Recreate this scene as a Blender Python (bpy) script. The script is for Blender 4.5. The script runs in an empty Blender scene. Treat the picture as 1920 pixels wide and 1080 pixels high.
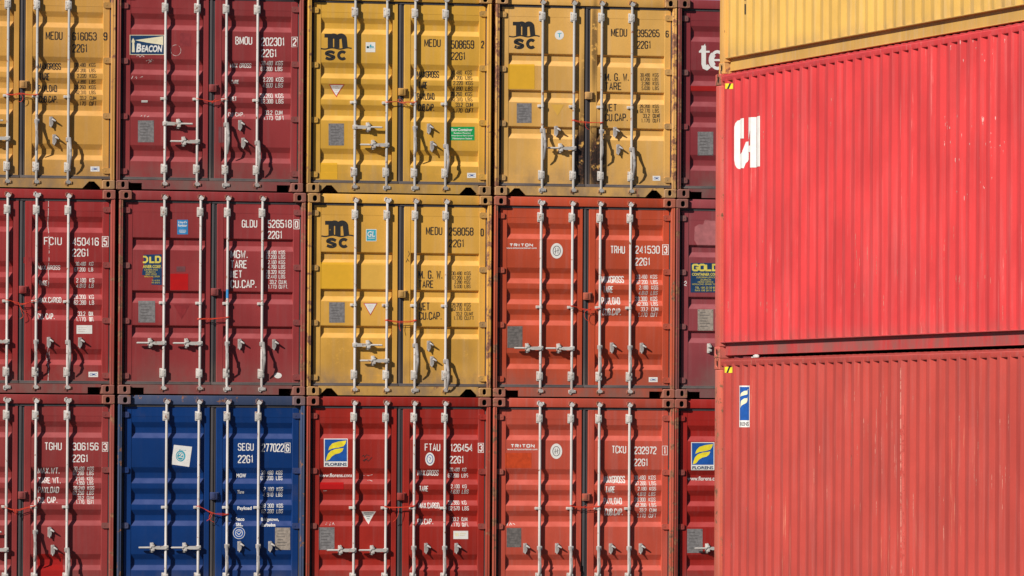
import bpy, bmesh, math, random
from mathutils import Vector, Matrix

# ------------------------------------------------------------------ camera, sky, sun
SC = bpy.context.scene
COL = SC.collection
CAM = Vector((-20.0, -83.30, 2.062))
YAW, PITCH, ROLL, FPX = math.radians(15.27), math.radians(1.291), 0.0058, 12557.0
FWD = Vector((math.sin(YAW)*math.cos(PITCH), math.cos(YAW)*math.cos(PITCH), math.sin(PITCH)))
RGT0 = FWD.cross(Vector((0, 0, 1))).normalized()
UP0 = RGT0.cross(FWD)
RGT = RGT0*math.cos(ROLL) + UP0*math.sin(ROLL)
UPV = UP0*math.cos(ROLL) - RGT0*math.sin(ROLL)
cd = bpy.data.cameras.new('camera')
cam = bpy.data.objects.new('camera', cd)
COL.objects.link(cam)
cam.matrix_world = Matrix(((RGT.x, UPV.x, -FWD.x, CAM.x), (RGT.y, UPV.y, -FWD.y, CAM.y),
                           (RGT.z, UPV.z, -FWD.z, CAM.z), (0, 0, 0, 1)))
cd.sensor_width = 36.0
cd.lens = FPX/1920*36.0
cd.clip_start, cd.clip_end = 1.0, 2000.0
SC.camera = cam

SUN = Vector((-1.39, -1.0, 0.86)).normalized()        # towards the sun
wd = bpy.data.worlds.new('World')
SC.world = wd
wd.use_nodes = True
nt = wd.node_tree
sky = nt.nodes.new('ShaderNodeTexSky')
sky.sky_type = 'NISHITA'
sky.sun_disc = False
sky.air_density = 0.45                                 # a clear, deep sky: hard dark shadows
sky.dust_density = 0.1
sky.sun_elevation = math.asin(SUN.z)
sky.sun_rotation = math.atan2(SUN.x, SUN.y)
nt.links.new(sky.outputs[0], nt.nodes['Background'].inputs[0])
nt.nodes['Background'].inputs[1].default_value = 0.05
sl = bpy.data.lights.new('sun', 'SUN')
sl.energy = 4.9
sl.angle = math.radians(0.53)
sl.color = (1.0, 0.93, 0.82)
so = bpy.data.objects.new('sun', sl)
COL.objects.link(so)
so.rotation_euler = SUN.to_track_quat('Z', 'Y').to_euler()
so.location = (-60, -60, 50)
SC.view_settings.view_transform = 'Standard'
SC.view_settings.look = 'None'
SC.view_settings.gamma = 1.0
SC.view_settings.exposure = 0.12

W, H, L = 2.438, 2.591, 6.058
PIT = 2.600                                            # storey height of the wall, twistlocks included
YP = 0.080                                             # depth of the door skin behind the castings
rng = random.Random(7)

def lin(r, g, b):
    f = lambda c: (c/255/12.92) if c/255 <= 0.04045 else ((c/255+0.055)/1.055)**2.4
    return (f(r), f(g), f(b))

# ------------------------------------------------------------------ materials
def nmat(name):
    m = bpy.data.materials.new(name)
    m.use_nodes = True
    t = m.node_tree
    return m, t, t.nodes['Principled BSDF'], t.nodes['Material Output']

def node(t, kind, **kw):
    n = t.nodes.new(kind)
    for k, v in kw.items():
        if k.startswith('i_'):
            n.inputs[int(k[2:]) if k[2:].isdigit() else k[2:]].default_value = v
        else:
            setattr(n, k, v)
    return n

def coords(t):
    tc = node(t, 'ShaderNodeTexCoord')
    oi = node(t, 'ShaderNodeObjectInfo')
    mu = node(t, 'ShaderNodeMath', operation='MULTIPLY', i_1=37.0)
    t.links.new(oi.outputs['Random'], mu.inputs[0])
    ad = node(t, 'ShaderNodeVectorMath', operation='ADD')
    t.links.new(tc.outputs['Object'], ad.inputs[0])
    t.links.new(mu.outputs[0], ad.inputs[1])
    return tc.outputs['Object'], ad.outputs[0]

def noise(t, vec, scale, detail=5.0, rough=0.55, stretch=None):
    if stretch:
        mp = node(t, 'ShaderNodeMapping')
        mp.inputs['Scale'].default_value = stretch
        t.links.new(vec, mp.inputs['Vector'])
        vec = mp.outputs[0]
    n = node(t, 'ShaderNodeTexNoise')
    n.inputs['Scale'].default_value = scale
    n.inputs['Detail'].default_value = detail
    n.inputs['Roughness'].default_value = rough
    t.links.new(vec, n.inputs['Vector'])
    return n.outputs['Fac']

def ramp(t, fac, a, b, lo=0.0, hi=1.0):
    n = node(t, 'ShaderNodeMapRange', interpolation_type='SMOOTHSTEP')
    n.inputs[1].default_value, n.inputs[2].default_value = a, b
    n.inputs[3].default_value, n.inputs[4].default_value = lo, hi
    t.links.new(fac, n.inputs[0])
    return n.outputs[0]

def mix(t, fac, a, b):
    n = node(t, 'ShaderNodeMix', data_type='RGBA')
    for s, v in ((n.inputs[0], fac), (n.inputs[6], a), (n.inputs[7], b)):
        if hasattr(v, 'links') or hasattr(v, 'is_output'):
            t.links.new(v, s)
        elif isinstance(v, (int, float)):
            s.default_value = v
        else:
            s.default_value = (*v, 1.0)
    return n.outputs[2]

def math2(t, op, a, b):
    n = node(t, 'ShaderNodeMath', operation=op)
    for s, v in ((n.inputs[0], a), (n.inputs[1], b)):
        if isinstance(v, (int, float)):
            s.default_value = v
        else:
            t.links.new(v, s)
    n.use_clamp = op != 'SUBTRACT'
    return n.outputs[0]

RUST_A, RUST_B = (0.32, 0.145, 0.080), (0.150, 0.068, 0.044)

def paint(name, col, rust=0.12, dirt=0.35, fade=0.25, rough=0.5, rscale=7.0, spots=(), scratch=0.0,
          scratch_col=(0.62, 0.42, 0.36), lowz=0.55, dent=0.35):
    """weathered steel paint: chalky streaks, grime near the bottom, rust freckles, gentle dents"""
    m, t, bs, _ = nmat(name)
    raw, v = coords(t)
    big = noise(t, v, 1.1, 4)
    c = mix(t, ramp(t, big, 0.3, 0.7), tuple(x*0.85 for x in col), tuple(min(1, x*1.10) for x in col))
    lum = sum(col)/3
    faded = tuple(0.62*x + 0.38*(lum*1.3+0.05) for x in col)
    st = noise(t, v, 1.0, 6, 0.6, (16, 16, 0.8))
    c = mix(t, ramp(t, st, 0.45, 0.75, 0, fade), c, faded)
    fine = noise(t, v, 55, 3, 0.6)
    c = mix(t, ramp(t, fine, 0.35, 0.75, 0, 0.16), c, tuple(x*0.7 for x in col))
    sep = node(t, 'ShaderNodeSeparateXYZ')
    t.links.new(raw, sep.inputs[0])
    zz = sep.outputs[2]
    if dirt > 0:
        dn = noise(t, v, 3.2, 7, 0.65, (1, 1, 0.6))
        low = ramp(t, zz, 0.12, lowz, 1, 0)
        dm = math2(t, 'MULTIPLY', low, ramp(t, dn, 0.32, 0.68, 0.1, 1))
        dm = math2(t, 'ADD', dm, ramp(t, dn, 0.58, 0.8, 0, 0.35))
        dm = math2(t, 'MULTIPLY', dm, min(1.0, dirt*1.8))
        c = mix(t, dm, c, tuple(0.25*x+q for x, q in zip(col, (0.115, 0.092, 0.080))))
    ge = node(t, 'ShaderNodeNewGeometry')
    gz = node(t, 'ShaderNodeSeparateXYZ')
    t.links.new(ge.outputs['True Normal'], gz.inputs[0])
    dust_sheen = math2(t, 'MULTIPLY', ramp(t, gz.outputs[2], 0.15, 0.5, 0, 1.0), ramp(t, noise(t, v, 5, 6), 0.25, 0.7, 0.5, 1))
    c = mix(t, dust_sheen, c, tuple(1.30*x+q for x, q in zip(col, (0.060, 0.052, 0.056))))                 # dust and the sky sheen of up-facing slopes, both painted as lighter colour
    if scratch > 0:
        s1 = noise(t, v, 1.0, 8, 0.7, (20, 20, 0.9))
        s2 = noise(t, v, 0.55, 3)
        sm = math2(t, 'MULTIPLY', ramp(t, s1, 0.60, 0.66), ramp(t, s2, 0.46, 0.66, 0.12, 1))
        c = mix(t, math2(t, 'MULTIPLY', sm, scratch), c, scratch_col)
    rn = noise(t, v, rscale, 9, 0.68)
    rm = ramp(t, rn, 0.73-0.30*rust, 0.79-0.30*rust)
    for (sx, sz, rx, rz, k) in spots:
        dx = math2(t, 'SUBTRACT', sep.outputs[0], sx); dz = math2(t, 'SUBTRACT', zz, sz)
        a = node(t, 'ShaderNodeCombineXYZ')
        for s, q, r in ((0, dx, rx), (2, dz, rz)):
            n = node(t, 'ShaderNodeMath', operation='DIVIDE', i_1=r)
            t.links.new(q, n.inputs[0]); t.links.new(n.outputs[0], a.inputs[s])
        ln = node(t, 'ShaderNodeVectorMath', operation='LENGTH')
        t.links.new(a.outputs[0], ln.inputs[0])
        near = ramp(t, ln.outputs['Value'], 0.35, 1.0, 1, 0)
        n2 = noise(t, v, 11, 8, 0.7)
        hit = math2(t, 'MULTIPLY', near, ramp(t, n2, 0.36, 0.45))
        hit = math2(t, 'MULTIPLY', hit, k)
        c = mix(t, hit, c, mix(t, ramp(t, noise(t, v, 26, 5, 0.7), 0.50, 0.74), (0.026, 0.016, 0.013), (0.20, 0.085, 0.045)))
    rc = mix(t, ramp(t, noise(t, v, 30, 4), 0.35, 0.65), RUST_A, RUST_B)
    c = mix(t, rm, c, rc)
    t.links.new(c, bs.inputs['Base Color'])
    ro = node(t, 'ShaderNodeMapRange', i_3=rough, i_4=0.9)
    t.links.new(rm, ro.inputs[0])
    t.links.new(ro.outputs[0], bs.inputs['Roughness'])
    bs.inputs['Specular IOR Level'].default_value = 0.35
    b1 = node(t, 'ShaderNodeBump', i_Strength=dent)
    b1.inputs['Distance'].default_value = 0.02
    t.links.new(noise(t, v, 2.6, 2, 0.5), b1.inputs['Height'])
    b2 = node(t, 'ShaderNodeBump', i_Strength=0.25)
    b2.inputs['Distance'].default_value = 0.002
    t.links.new(math2(t, 'ADD', fine, rm), b2.inputs['Height'])
    t.links.new(b1.outputs[0], b2.inputs['Normal'])
    t.links.new(b2.outputs[0], bs.inputs['Normal'])
    return m

def plain(name, col, rough=0.5, metal=0.0, var=0.15, worn=0.0, vscale=14):
    m, t, bs, out = nmat(name)
    _, v = coords(t)
    n = noise(t, v, vscale, 6, 0.6)
    c = mix(t, ramp(t, n, 0.3, 0.7), tuple(x*(1-var) for x in col), tuple(min(1, x*(1+var)) for x in col))
    t.links.new(c, bs.inputs['Base Color'])
    bs.inputs['Roughness'].default_value = rough
    bs.inputs['Metallic'].default_value = metal
    if worn > 0:
        tr = node(t, 'ShaderNodeBsdfTransparent')
        ms = node(t, 'ShaderNodeMixShader')
        wn = noise(t, v, 24, 7, 0.7)
        t.links.new(ramp(t, wn, 0.66-0.2*worn, 0.72-0.2*worn), ms.inputs[0])
        t.links.new(bs.outputs[0], ms.inputs[1]); t.links.new(tr.outputs[0], ms.inputs[2])
        t.links.new(ms.outputs[0], out.inputs[0])
    return m

M = {}
M['white'] = plain('white lettering paint', (0.80, 0.78, 0.76), 0.6, worn=0.25, var=0.08)
M['black'] = plain('black lettering paint', (0.022, 0.020, 0.020), 0.55, worn=0.15)
M['faintwhite'] = plain('chalk', (0.62, 0.52, 0.50), 0.8, worn=0.8)
M['sign_white'] = plain('white sticker film', (0.74, 0.73, 0.71), 0.45, var=0.06)
M['cream'] = plain('cream sticker film', (0.74, 0.68, 0.48), 0.45, var=0.06)
M['navy'] = plain('navy sticker film', (0.012, 0.045, 0.12), 0.4)
M['royal'] = plain('royal blue sticker film', (0.012, 0.085, 0.36), 0.4)
M['skyblue'] = plain('sky blue sticker film', (0.03, 0.22, 0.50), 0.4)
M['teal'] = plain('teal sticker film', (0.05, 0.36, 0.46), 0.4)
M['green'] = plain('green sticker film', (0.010, 0.33, 0.085), 0.4)
M['sunyellow'] = plain('yellow sticker film', (0.82, 0.68, 0.035), 0.4)
M['goldtext'] = plain('yellow sticker lettering', (0.66, 0.55, 0.10), 0.5)
M['warnred'] = plain('red sticker film', (0.55, 0.05, 0.04), 0.4)
M['tapeblack'] = plain('black tape', (0.02, 0.02, 0.02), 0.5)
M['plate'] = plain('dull aluminium plate', (0.215, 0.205, 0.21), 0.6, 0.2, 0.25, vscale=30)
M['plate_dark'] = plain('tarnished plate', (0.15, 0.135, 0.13), 0.65, 0.2, 0.3, vscale=30)
M['plate_tan'] = plain('sandy plate', (0.33, 0.28, 0.24), 0.65, 0.1, 0.25, vscale=30)
M['plate_ink'] = plain('plate engraving', (0.09, 0.085, 0.085), 0.6)
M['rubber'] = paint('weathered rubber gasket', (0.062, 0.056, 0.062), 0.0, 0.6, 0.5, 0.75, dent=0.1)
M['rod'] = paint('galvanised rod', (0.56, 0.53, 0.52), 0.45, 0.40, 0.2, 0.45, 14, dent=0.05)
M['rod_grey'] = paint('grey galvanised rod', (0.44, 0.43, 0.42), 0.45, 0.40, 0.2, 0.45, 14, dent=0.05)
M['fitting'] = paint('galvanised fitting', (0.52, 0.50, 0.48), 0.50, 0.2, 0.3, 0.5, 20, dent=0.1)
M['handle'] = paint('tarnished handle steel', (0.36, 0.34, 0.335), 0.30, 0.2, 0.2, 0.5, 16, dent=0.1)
M['hole'] = plain('dark casting hollow', (0.012, 0.010, 0.010), 0.9)
M['cord'] = plain('orange plastic cord', (0.62, 0.055, 0.026), 0.5, var=0.1)
M['cord_pale'] = plain('sun bleached orange cord', (0.74, 0.16, 0.07), 0.5, var=0.1)

# ------------------------------------------------------------------ mesh helpers
class MB:
    def __init__(s):
        s.v, s.f, s.m = [], [], []
    def add(s, vs, fs, mi=0):
        o = len(s.v)
        s.v += [tuple(p) for p in vs]
        s.f += [tuple(i+o for i in f) for f in fs]
        s.m += [mi]*len(fs)
    def box(s, x0, x1, y0, y1, z0, z1, c=0.0, mi=0):
        if c <= 0:
            vs = [(x, y, z) for x in (x0, x1) for y in (y0, y1) for z in (z0, z1)]
            s.add(vs, [(0, 1, 3, 2), (4, 6, 7, 5), (0, 4, 5, 1), (2, 3, 7, 6), (0, 2, 6, 4), (1, 5, 7, 3)], mi)
            return
        bm = bmesh.new()
        bmesh.ops.create_cube(bm, size=1)
        for q in bm.verts:
            q.co = Vector((x0+(q.co.x+.5)*(x1-x0), y0+(q.co.y+.5)*(y1-y0), z0+(q.co.z+.5)*(z1-z0)))
        bmesh.ops.bevel(bm, geom=bm.edges[:], offset=c, segments=2, affect='EDGES', profile=0.5)
        s.addbm(bm, mi)
    def addbm(s, bm, mi=0):
        bm.verts.index_update()
        s.add([q.co[:] for q in bm.verts], [tuple(q.index for q in f.verts) for f in bm.faces], mi)
        bm.free()
    def prism(s, poly, y0, y1, mi=0):
        """poly in (x, z), extruded along y"""
        n = len(poly)
        vs = [(x, y0, z) for x, z in poly] + [(x, y1, z) for x, z in poly]
        fs = [tuple(range(n)), tuple(range(2*n-1, n-1, -1))]
        fs += [(i, i+n, (i+1) % n+n, (i+1) % n) for i in range(n)]
        s.add(vs, fs, mi)
    def tube(s, pts, r, n=10, cap=True, flat=1.0, mi=0):
        pts = [Vector(p) for p in pts]
        rs = r if isinstance(r, (list, tuple)) else [r]*len(pts)
        ref = None
        rings = []
        for i, p in enumerate(pts):
            d = (pts[min(i+1, len(pts)-1)]-pts[max(i-1, 0)]).normalized()
            if ref is None:
                ref = Vector((0, 1, 0)) if abs(d.y) < 0.8 else Vector((1, 0, 0))
            a = d.cross(ref).normalized()
            b = a.cross(d).normalized()
            rings.append([p + a*math.cos(2*math.pi*k/n)*rs[i] + b*math.sin(2*math.pi*k/n)*rs[i]*flat for k in range(n)])
        vs = [q for ring in rings for q in ring]
        fs = [(i*n+k, i*n+(k+1) % n, (i+1)*n+(k+1) % n, (i+1)*n+k) for i in range(len(pts)-1) for k in range(n)]
        if cap:
            fs += [tuple(range(n-1, -1, -1)), tuple((len(pts)-1)*n+k for k in range(n))]
        s.add(vs, fs, mi)
    def mesh(s, name, smooth=35):
        me = bpy.data.meshes.new(name)
        me.from_pydata(s.v, [], s.f)
        for p, mi in zip(me.polygons, s.m):
            p.material_index = mi
        bm = bmesh.new(); bm.from_mesh(me)
        bmesh.ops.recalc_face_normals(bm, faces=bm.faces[:])
        bm.to_mesh(me); bm.free()
        if smooth:
            me.polygons.foreach_set('use_smooth', [True]*len(me.polygons))
            me.set_sharp_from_angle(angle=math.radians(smooth))
        me.update()
        return me

CACHE = {}
def cached(key, fn, smooth=35):
    if key not in CACHE:
        CACHE[key] = fn().mesh(str(key[0]), smooth)
    return CACHE[key]

def obj(name, me, mats, parent=None, loc=(0, 0, 0)):
    o = bpy.data.objects.new(name, me)
    COL.objects.link(o)
    mats = mats if isinstance(mats, (list, tuple)) else [mats]
    while len(me.materials) < len(mats):
        me.materials.append(None)
    for i, m in enumerate(mats):
        o.material_slots[i].link = 'OBJECT'
        o.material_slots[i].material = m
    o.location = loc
    if parent:
        o.parent = parent
    return o

def thing(name, label, cat, loc, group=None):
    o = bpy.data.objects.new(name, None)
    COL.objects.link(o)
    o.location = loc
    o.empty_display_size = 0.2
    o['label'], o['category'] = label, cat
    if group:
        o['group'] = group
    return o

def tag(o, label, cat, group=None):
    o['label'], o['category'] = label, cat
    if group:
        o['group'] = group

# ------------------------------------------------------------------ lettering: condensed stencil alphabet drawn as strokes
O_ = [(0, .14), (0, .86), (.22, 1), (.78, 1), (1, .86), (1, .14), (.78, 0), (.22, 0), (0, .14)]
G = {
 'A': [[(0, 0), (.5, 1), (1, 0)], [(.2, .3), (.8, .3)]],
 'B': [[(0, 0), (0, 1), (.60, 1), (.92, .86), (.92, .68), (.55, .53), (0, .53)], [(.55, .53), (1, .37), (1, .16), (.66, 0), (0, 0)]],
 'C': [[(1, .74), (1, .86), (.78, 1), (.22, 1), (0, .86), (0, .14), (.22, 0), (.78, 0), (1, .14), (1, .26)]],
 'D': [[(0, 0), (0, 1), (.7, 1), (1, .84), (1, .16), (.7, 0), (0, 0)]],
 'E': [[(1, 1), (0, 1), (0, 0), (1, 0)], [(0, .52), (.8, .52)]],
 'F': [[(1, 1), (0, 1), (0, 0)], [(0, .52), (.8, .52)]],
 'G': [[(1, .74), (1, .86), (.78, 1), (.22, 1), (0, .86), (0, .14), (.22, 0), (.78, 0), (1, .14), (1, .46), (.55, .46)]],
 'H': [[(0, 0), (0, 1)], [(1, 0), (1, 1)], [(0, .52), (1, .52)]],
 'I': [[(.5, 0), (.5, 1)]],
 'J': [[(1, 1), (1, .14), (.78, 0), (.22, 0), (0, .14), (0, .26)]],
 'K': [[(0, 0), (0, 1)], [(1, 1), (.05, .48), (1, 0)]],
 'L': [[(0, 1), (0, 0), (1, 0)]],
 'M': [[(0, 0), (0, 1)], [(0, 1), (.5, .18), (1, 1)], [(1, 1), (1, 0)]],
 'N': [[(0, 0), (0, 1), (1, 0), (1, 1)]],
 'O': [O_], '0': [O_],
 'P': [[(0, 0), (0, 1), (.75, 1), (1, .86), (1, .58), (.75, .46), (0, .46)]],
 'R': [[(0, 0), (0, 1), (.75, 1), (1, .87), (1, .60), (.75, .48), (0, .48)], [(.55, .48), (1, 0)]],
 'S': [[(1, .78), (1, .87), (.78, 1), (.22, 1), (0, .87), (0, .64), (.2, .54), (.8, .46), (1, .36), (1, .13), (.78, 0), (.22, 0), (0, .13), (0, .24)]],
 'T': [[(0, 1), (1, 1)], [(.5, 1), (.5, 0)]],
 'U': [[(0, 1), (0, .14), (.22, 0), (.78, 0), (1, .14), (1, 1)]],
 'V': [[(0, 1), (.5, 0), (1, 1)]],
 'W': [[(0, 1), (.22, 0), (.5, .7), (.78, 0), (1, 1)]],
 'X': [[(0, 0), (1, 1)], [(0, 1), (1, 0)]],
 'Y': [[(0, 1), (.5, .5), (1, 1)], [(.5, .5), (.5, 0)]],
 '1': [[(.2, .82), (.55, 1), (.55, 0)]],
 '2': [[(0, .76), (0, .87), (.22, 1), (.78, 1), (1, .87), (1, .64), (0, .12), (0, 0), (1, 0)]],
 '3': [[(0, .80), (0, .88), (.22, 1), (.78, 1), (1, .88), (1, .63), (.8, .53), (.4, .53)], [(.8, .53), (1, .43), (1, .13), (.78, 0), (.22, 0), (0, .13), (0, .22)]],
 '4': [[(.78, 0), (.78, 1), (0, .28), (1, .28)]],
 '5': [[(1, 1), (.06, 1), (0, .56), (.75, .58), (1, .46), (1, .13), (.78, 0), (.22, 0), (0, .13), (0, .22)]],
 '6': [[(1, .80), (1, .87), (.78, 1), (.22, 1), (0, .86), (0, .14), (.22, 0), (.78, 0), (1, .14), (1, .44), (.78, .56), (.04, .56)]],
 '7': [[(0, 1), (1, 1), (.35, 0)]],
 '8': [[(.22, .53), (0, .64), (0, .87), (.22, 1), (.78, 1), (1, .87), (1, .64), (.78, .53), (.22, .53), (0, .42), (0, .13), (.22, 0), (.78, 0), (1, .13), (1, .42), (.78, .53)]],
 '9': [[(0, .20), (0, .13), (.22, 0), (.78, 0), (1, .14), (1, .86), (.78, 1), (.22, 1), (0, .86), (0, .58), (.22, .46), (.96, .46)]],
 '.': [[(.5, 0), (.5, .13)]], '/': [[(0, 0), (1, 1)]], '-': [[(.1, .5), (.9, .5)]],
}

def ribbon(pts, t):
    """mitred strip along a polyline -> list of quads (2D)"""
    pts = [Vector(p) for p in pts]
    closed = (pts[0]-pts[-1]).length < 1e-6
    if closed:
        pts = pts[:-1]
    n = len(pts)
    Lf, Rt = [], []
    for i in range(n):
        a = pts[i-1] if (i > 0 or closed) else None
        b = pts[(i+1) % n] if (i < n-1 or closed) else None
        d1 = (pts[i]-a).normalized() if a is not None else None
        d2 = (b-pts[i]).normalized() if b is not None else None
        if d1 is None: d1 = d2
        if d2 is None: d2 = d1
        n1, n2 = Vector((-d1.y, d1.x)), Vector((-d2.y, d2.x))
        mv = n1+n2
        if mv.length < 0.2:
            mv = n1
        mv.normalize()
        k = min(1/max(mv.dot(n1), 0.3), 1.9)
        Lf.append(pts[i]+mv*(t/2*k)); Rt.append(pts[i]-mv*(t/2*k))
    rngi = range(n) if closed else range(n-1)
    return [[Lf[i], Lf[(i+1) % n], Rt[(i+1) % n], Rt[i]] for i in rngi]

def stext(s, x0, y0, x1, y1, t=0.125, gap=0.48):
    """string fitted to a rectangle, y downwards; returns polygons"""
    wd_, xs, x = [], [], 0.0
    for ch in s:
        w = {'I': .35, '1': .75, '.': .3, ' ': .55, 'M': 1.25, 'W': 1.2}.get(ch, 1.0)
        xs.append(x); wd_.append(w); x += w + gap
    tot = max(x-gap, 0.01)
    hh = y1-y0
    tt = hh*t
    sx = (x1-x0-tt)/tot
    out = []
    for ch, gx, w in zip(s, xs, wd_):
        for pl in G.get(ch, []):
            P = [(x0+tt/2+(gx+px_*w)*sx, y1-tt/2-py_*(hh-tt)) for px_, py_ in pl]
            out.append(ribbon(P, tt))
    return out                                          # list of groups of polygons

FONTC = {}
def ftext(s, x0, y0, x1, y1, shear=0.0, bold=0.0):
    """string in the built-in font fitted to a rectangle"""
    key = (s, shear, bold)
    if key not in FONTC:
        cu = bpy.data.curves.new('t', 'FONT')
        cu.body = s; cu.size = 1; cu.shear = shear; cu.offset = bold; cu.resolution_u = 3
        ob = bpy.data.objects.new('t', cu)
        me = bpy.data.meshes.new_from_object(ob)
        polys = [[Vector(me.vertices[i].co[:2]) for i in p.vertices] for p in me.polygons]
        bpy.data.objects.remove(ob); bpy.data.curves.remove(cu); bpy.data.meshes.remove(me)
        FONTC[key] = polys
    P = FONTC[key]
    ax = min(v.x for p in P for v in p); bx = max(v.x for p in P for v in p)
    ay = min(v.y for p in P for v in p); by = max(v.y for p in P for v in p)
    return [[[((v.x-ax)/(bx-ax)*(x1-x0)+x0, y1-(v.y-ay)/(by-ay)*(y1-y0)) for v in p] for p in P]]

def rect(x0, y0, x1, y1):
    return [[[(x0, y0), (x1, y0), (x1, y1), (x0, y1)]]]

def ell(cx, cy, rx, ry, n=28):
    return [[[(cx+rx*math.cos(2*math.pi*k/n), cy+ry*math.sin(2*math.pi*k/n)) for k in range(n)]]]

def ring(cx, cy, rx, ry, t, n=28):
    P = [(cx+rx*math.cos(2*math.pi*k/n), cy+ry*math.sin(2*math.pi*k/n)) for k in range(n)]
    return [ribbon(P+[P[0]], t)]

def poly(*pts):
    return [[list(pts)]]

def strokes(t, *lines):
    return [ribbon(l, t) for l in lines]

def frame_px(x0, y0, x1, y1, t):
    return [ribbon([(x0, y0), (x1, y0), (x1, y1), (x0, y1), (x0, y0)], t)]

def cat(*ls):
    return [g for l in ls for g in l]

# ------------------------------------------------------------------ where a point of the face lies in metres
def on_front(X, Y, depth):
    """point of the plane y = depth seen at (X, Y) of the 1920 x 1080 survey picture"""
    d = FWD*FPX + RGT*(X-960) - UPV*(Y-540)
    k = (depth-CAM.y)/d.y
    p = CAM + d*k
    return p.x, p.z

def on_side(X, Y, xplane):
    d = FWD*FPX + RGT*(X-960) - UPV*(Y-540)
    k = (xplane-CAM.x)/d.x
    p = CAM + d*k
    return p.y, p.z

# ------------------------------------------------------------------ door skin profiles (z from the container's floor)
def make_profile(kind):
    """list of (z, y) from bottom to top; grooves pressed inwards"""
    pts = [(0.150, YP)]
    if kind == 'A':
        tops, dep, up, flat, lo = (0.571, 1.135, 1.405, 1.675, 2.250), 0.040, 0.068, 0.070, 0.066
    else:
        tops, dep, up, flat, lo = ((0.880, 1.322, 1.996) if kind == 'B' else (0.900, 1.370, 1.845)), 0.038, 0.016, 0.075, 0.066
    for zt in tops:
        z0 = zt-up-flat-lo
        e = 0.007
        for z, y in ((z0, YP), (z0+lo, YP+dep), (z0+lo+flat, YP+dep), (zt, YP)):
            pts.append((z, y))
    pts.append((2.442, YP))
    # soften the folds
    out = [pts[0]]
    for a, b, c in zip(pts, pts[1:], pts[2:]):
        va, vc = Vector(a)-Vector(b), Vector(c)-Vector(b)
        k = min(0.009, va.length*0.4, vc.length*0.4)
        p, q = Vector(b)+va.normalized()*k, Vector(b)+vc.normalized()*k
        mid = (p+q)/2*0.5+Vector(b)*0.5
        out += [tuple(p), tuple(mid), tuple(q)]
    out.append(pts[-1])
    return out
PROF = {k: make_profile(k) for k in 'ABC'}

def prof_y(kind, z):
    P = PROF[kind]
    if z <= P[0][0]: return P[0][1]
    for (za, ya), (zb, yb) in zip(P, P[1:]):
        if z <= zb:
            return ya + (yb-ya)*(z-za)/(zb-za)
    return P[-1][1]

DOORX = {0: (0.097, 0.190, 1.135, 1.205), 1: (1.290, 1.376, 2.287, 2.372)}

def door_mb(kind, side):
    b = MB()
    x0, xa, xb, x1 = DOORX[side]
    P = PROF[kind]
    n = 8
    vs = [(xa+(xb-xa)*i/n, y, z) for z, y in P for i in range(n+1)]
    fs = [(k*(n+1)+i, k*(n+1)+i+1, (k+1)*(n+1)+i+1, (k+1)*(n+1)+i) for k in range(len(P)-1) for i in range(n)]
    b.add(vs, fs)
    for (p, q) in ((x0, xa), (xb, x1)):                 # upright tubes of the door frame
        b.box(p, q, YP-0.004, YP+0.055, 0.150, 2.442, 0.006)
    # shallow weld seams of the top and bottom door rails, and the back sheet
    b.box(xa, xb, YP-0.0025, YP+0.02, 2.322, 2.4415)
    b.box(xa, xb, YP-0.0025, YP+0.02, 0.1505, 0.262)
    b.box(x0+0.004, x1-0.004, YP+0.05, YP+0.058, 0.154, 2.438)
    return b

def gasket_mb(side):
    b = MB()
    x0, _, _, x1 = DOORX[side]
    lo, hi = (0.066, 1.214) if side == 0 else (1.222, 2.400)
    ya, yb = YP+0.002, YP+0.05
    b.box(lo, hi, ya-0.012, yb, 2.4425, 2.474, 0.006)
    b.box(lo, hi, ya-0.030, yb, 0.1285, 0.1497, 0.006)
    b.box(lo, hi, ya-0.016, ya-0.003, 0.1497, 0.166, 0.004)
    if side == 0:
        b.box(lo, x0-0.001, ya+0.01, yb, 0.15, 2.442, 0.006)
        b.box(x1+0.001, 1.220, ya+0.02, yb, 0.15, 2.442)
    else:
        b.box(x1+0.001, hi, ya, yb, 0.15, 2.442, 0.006)
        b.box(1.224, 1.258, ya-0.004, yb, 0.15, 2.442, 0.008)
        b.box(1.258, x0-0.001, ya+0.008, yb, 0.15, 2.442, 0.006)
    return b

HINGES = (0.236, 0.935, 1.640, 2.343)
def hinge_mb(side):
    b = MB()
    # z = 0 at the hinge centre; built for the right-hand post and mirrored for the left
    prof = [(2.288, -0.026), (2.300, -0.036), (2.365, -0.036), (2.392, -0.028), (2.392, 0.028), (2.365, 0.036), (2.300, 0.036), (2.288, 0.026)]
    b.prism(prof, YP-0.026, YP-0.0045)
    b.tube([(2.398, YP-0.028, -0.045), (2.398, YP-0.028, 0.045)], 0.015, 10)
    b.box(2.398, 2.424, 0.030, YP-0.02, -0.040, 0.040, 0.004)
    b.tube([(2.322, YP-0.029, 0.0), (2.322, YP-0.022, 0.0)], 0.010, 8)
    if side == 0:
        b.v = [(W-x, y, z) for x, y, z in b.v]
    return b

RODX = (0.635, 1.056, 1.430, 1.838)
RY, RR = 0.040, 0.0175
def rod_mb():
    b = MB()
    b.tube([(0, RY, 0.075), (0, RY, 2.545)], RR, 14)
    for z, s in ((2.505, 1), (0.085, -1)):              # cams
        b.prism([(-0.034, z-0.010*s), (-0.012, z-0.024*s), (0.020, z-0.020*s), (0.036, z+0.004*s), (0.016, z+0.024*s), (-0.020, z+0.022*s)], 0.014, 0.034)
    return b

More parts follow.
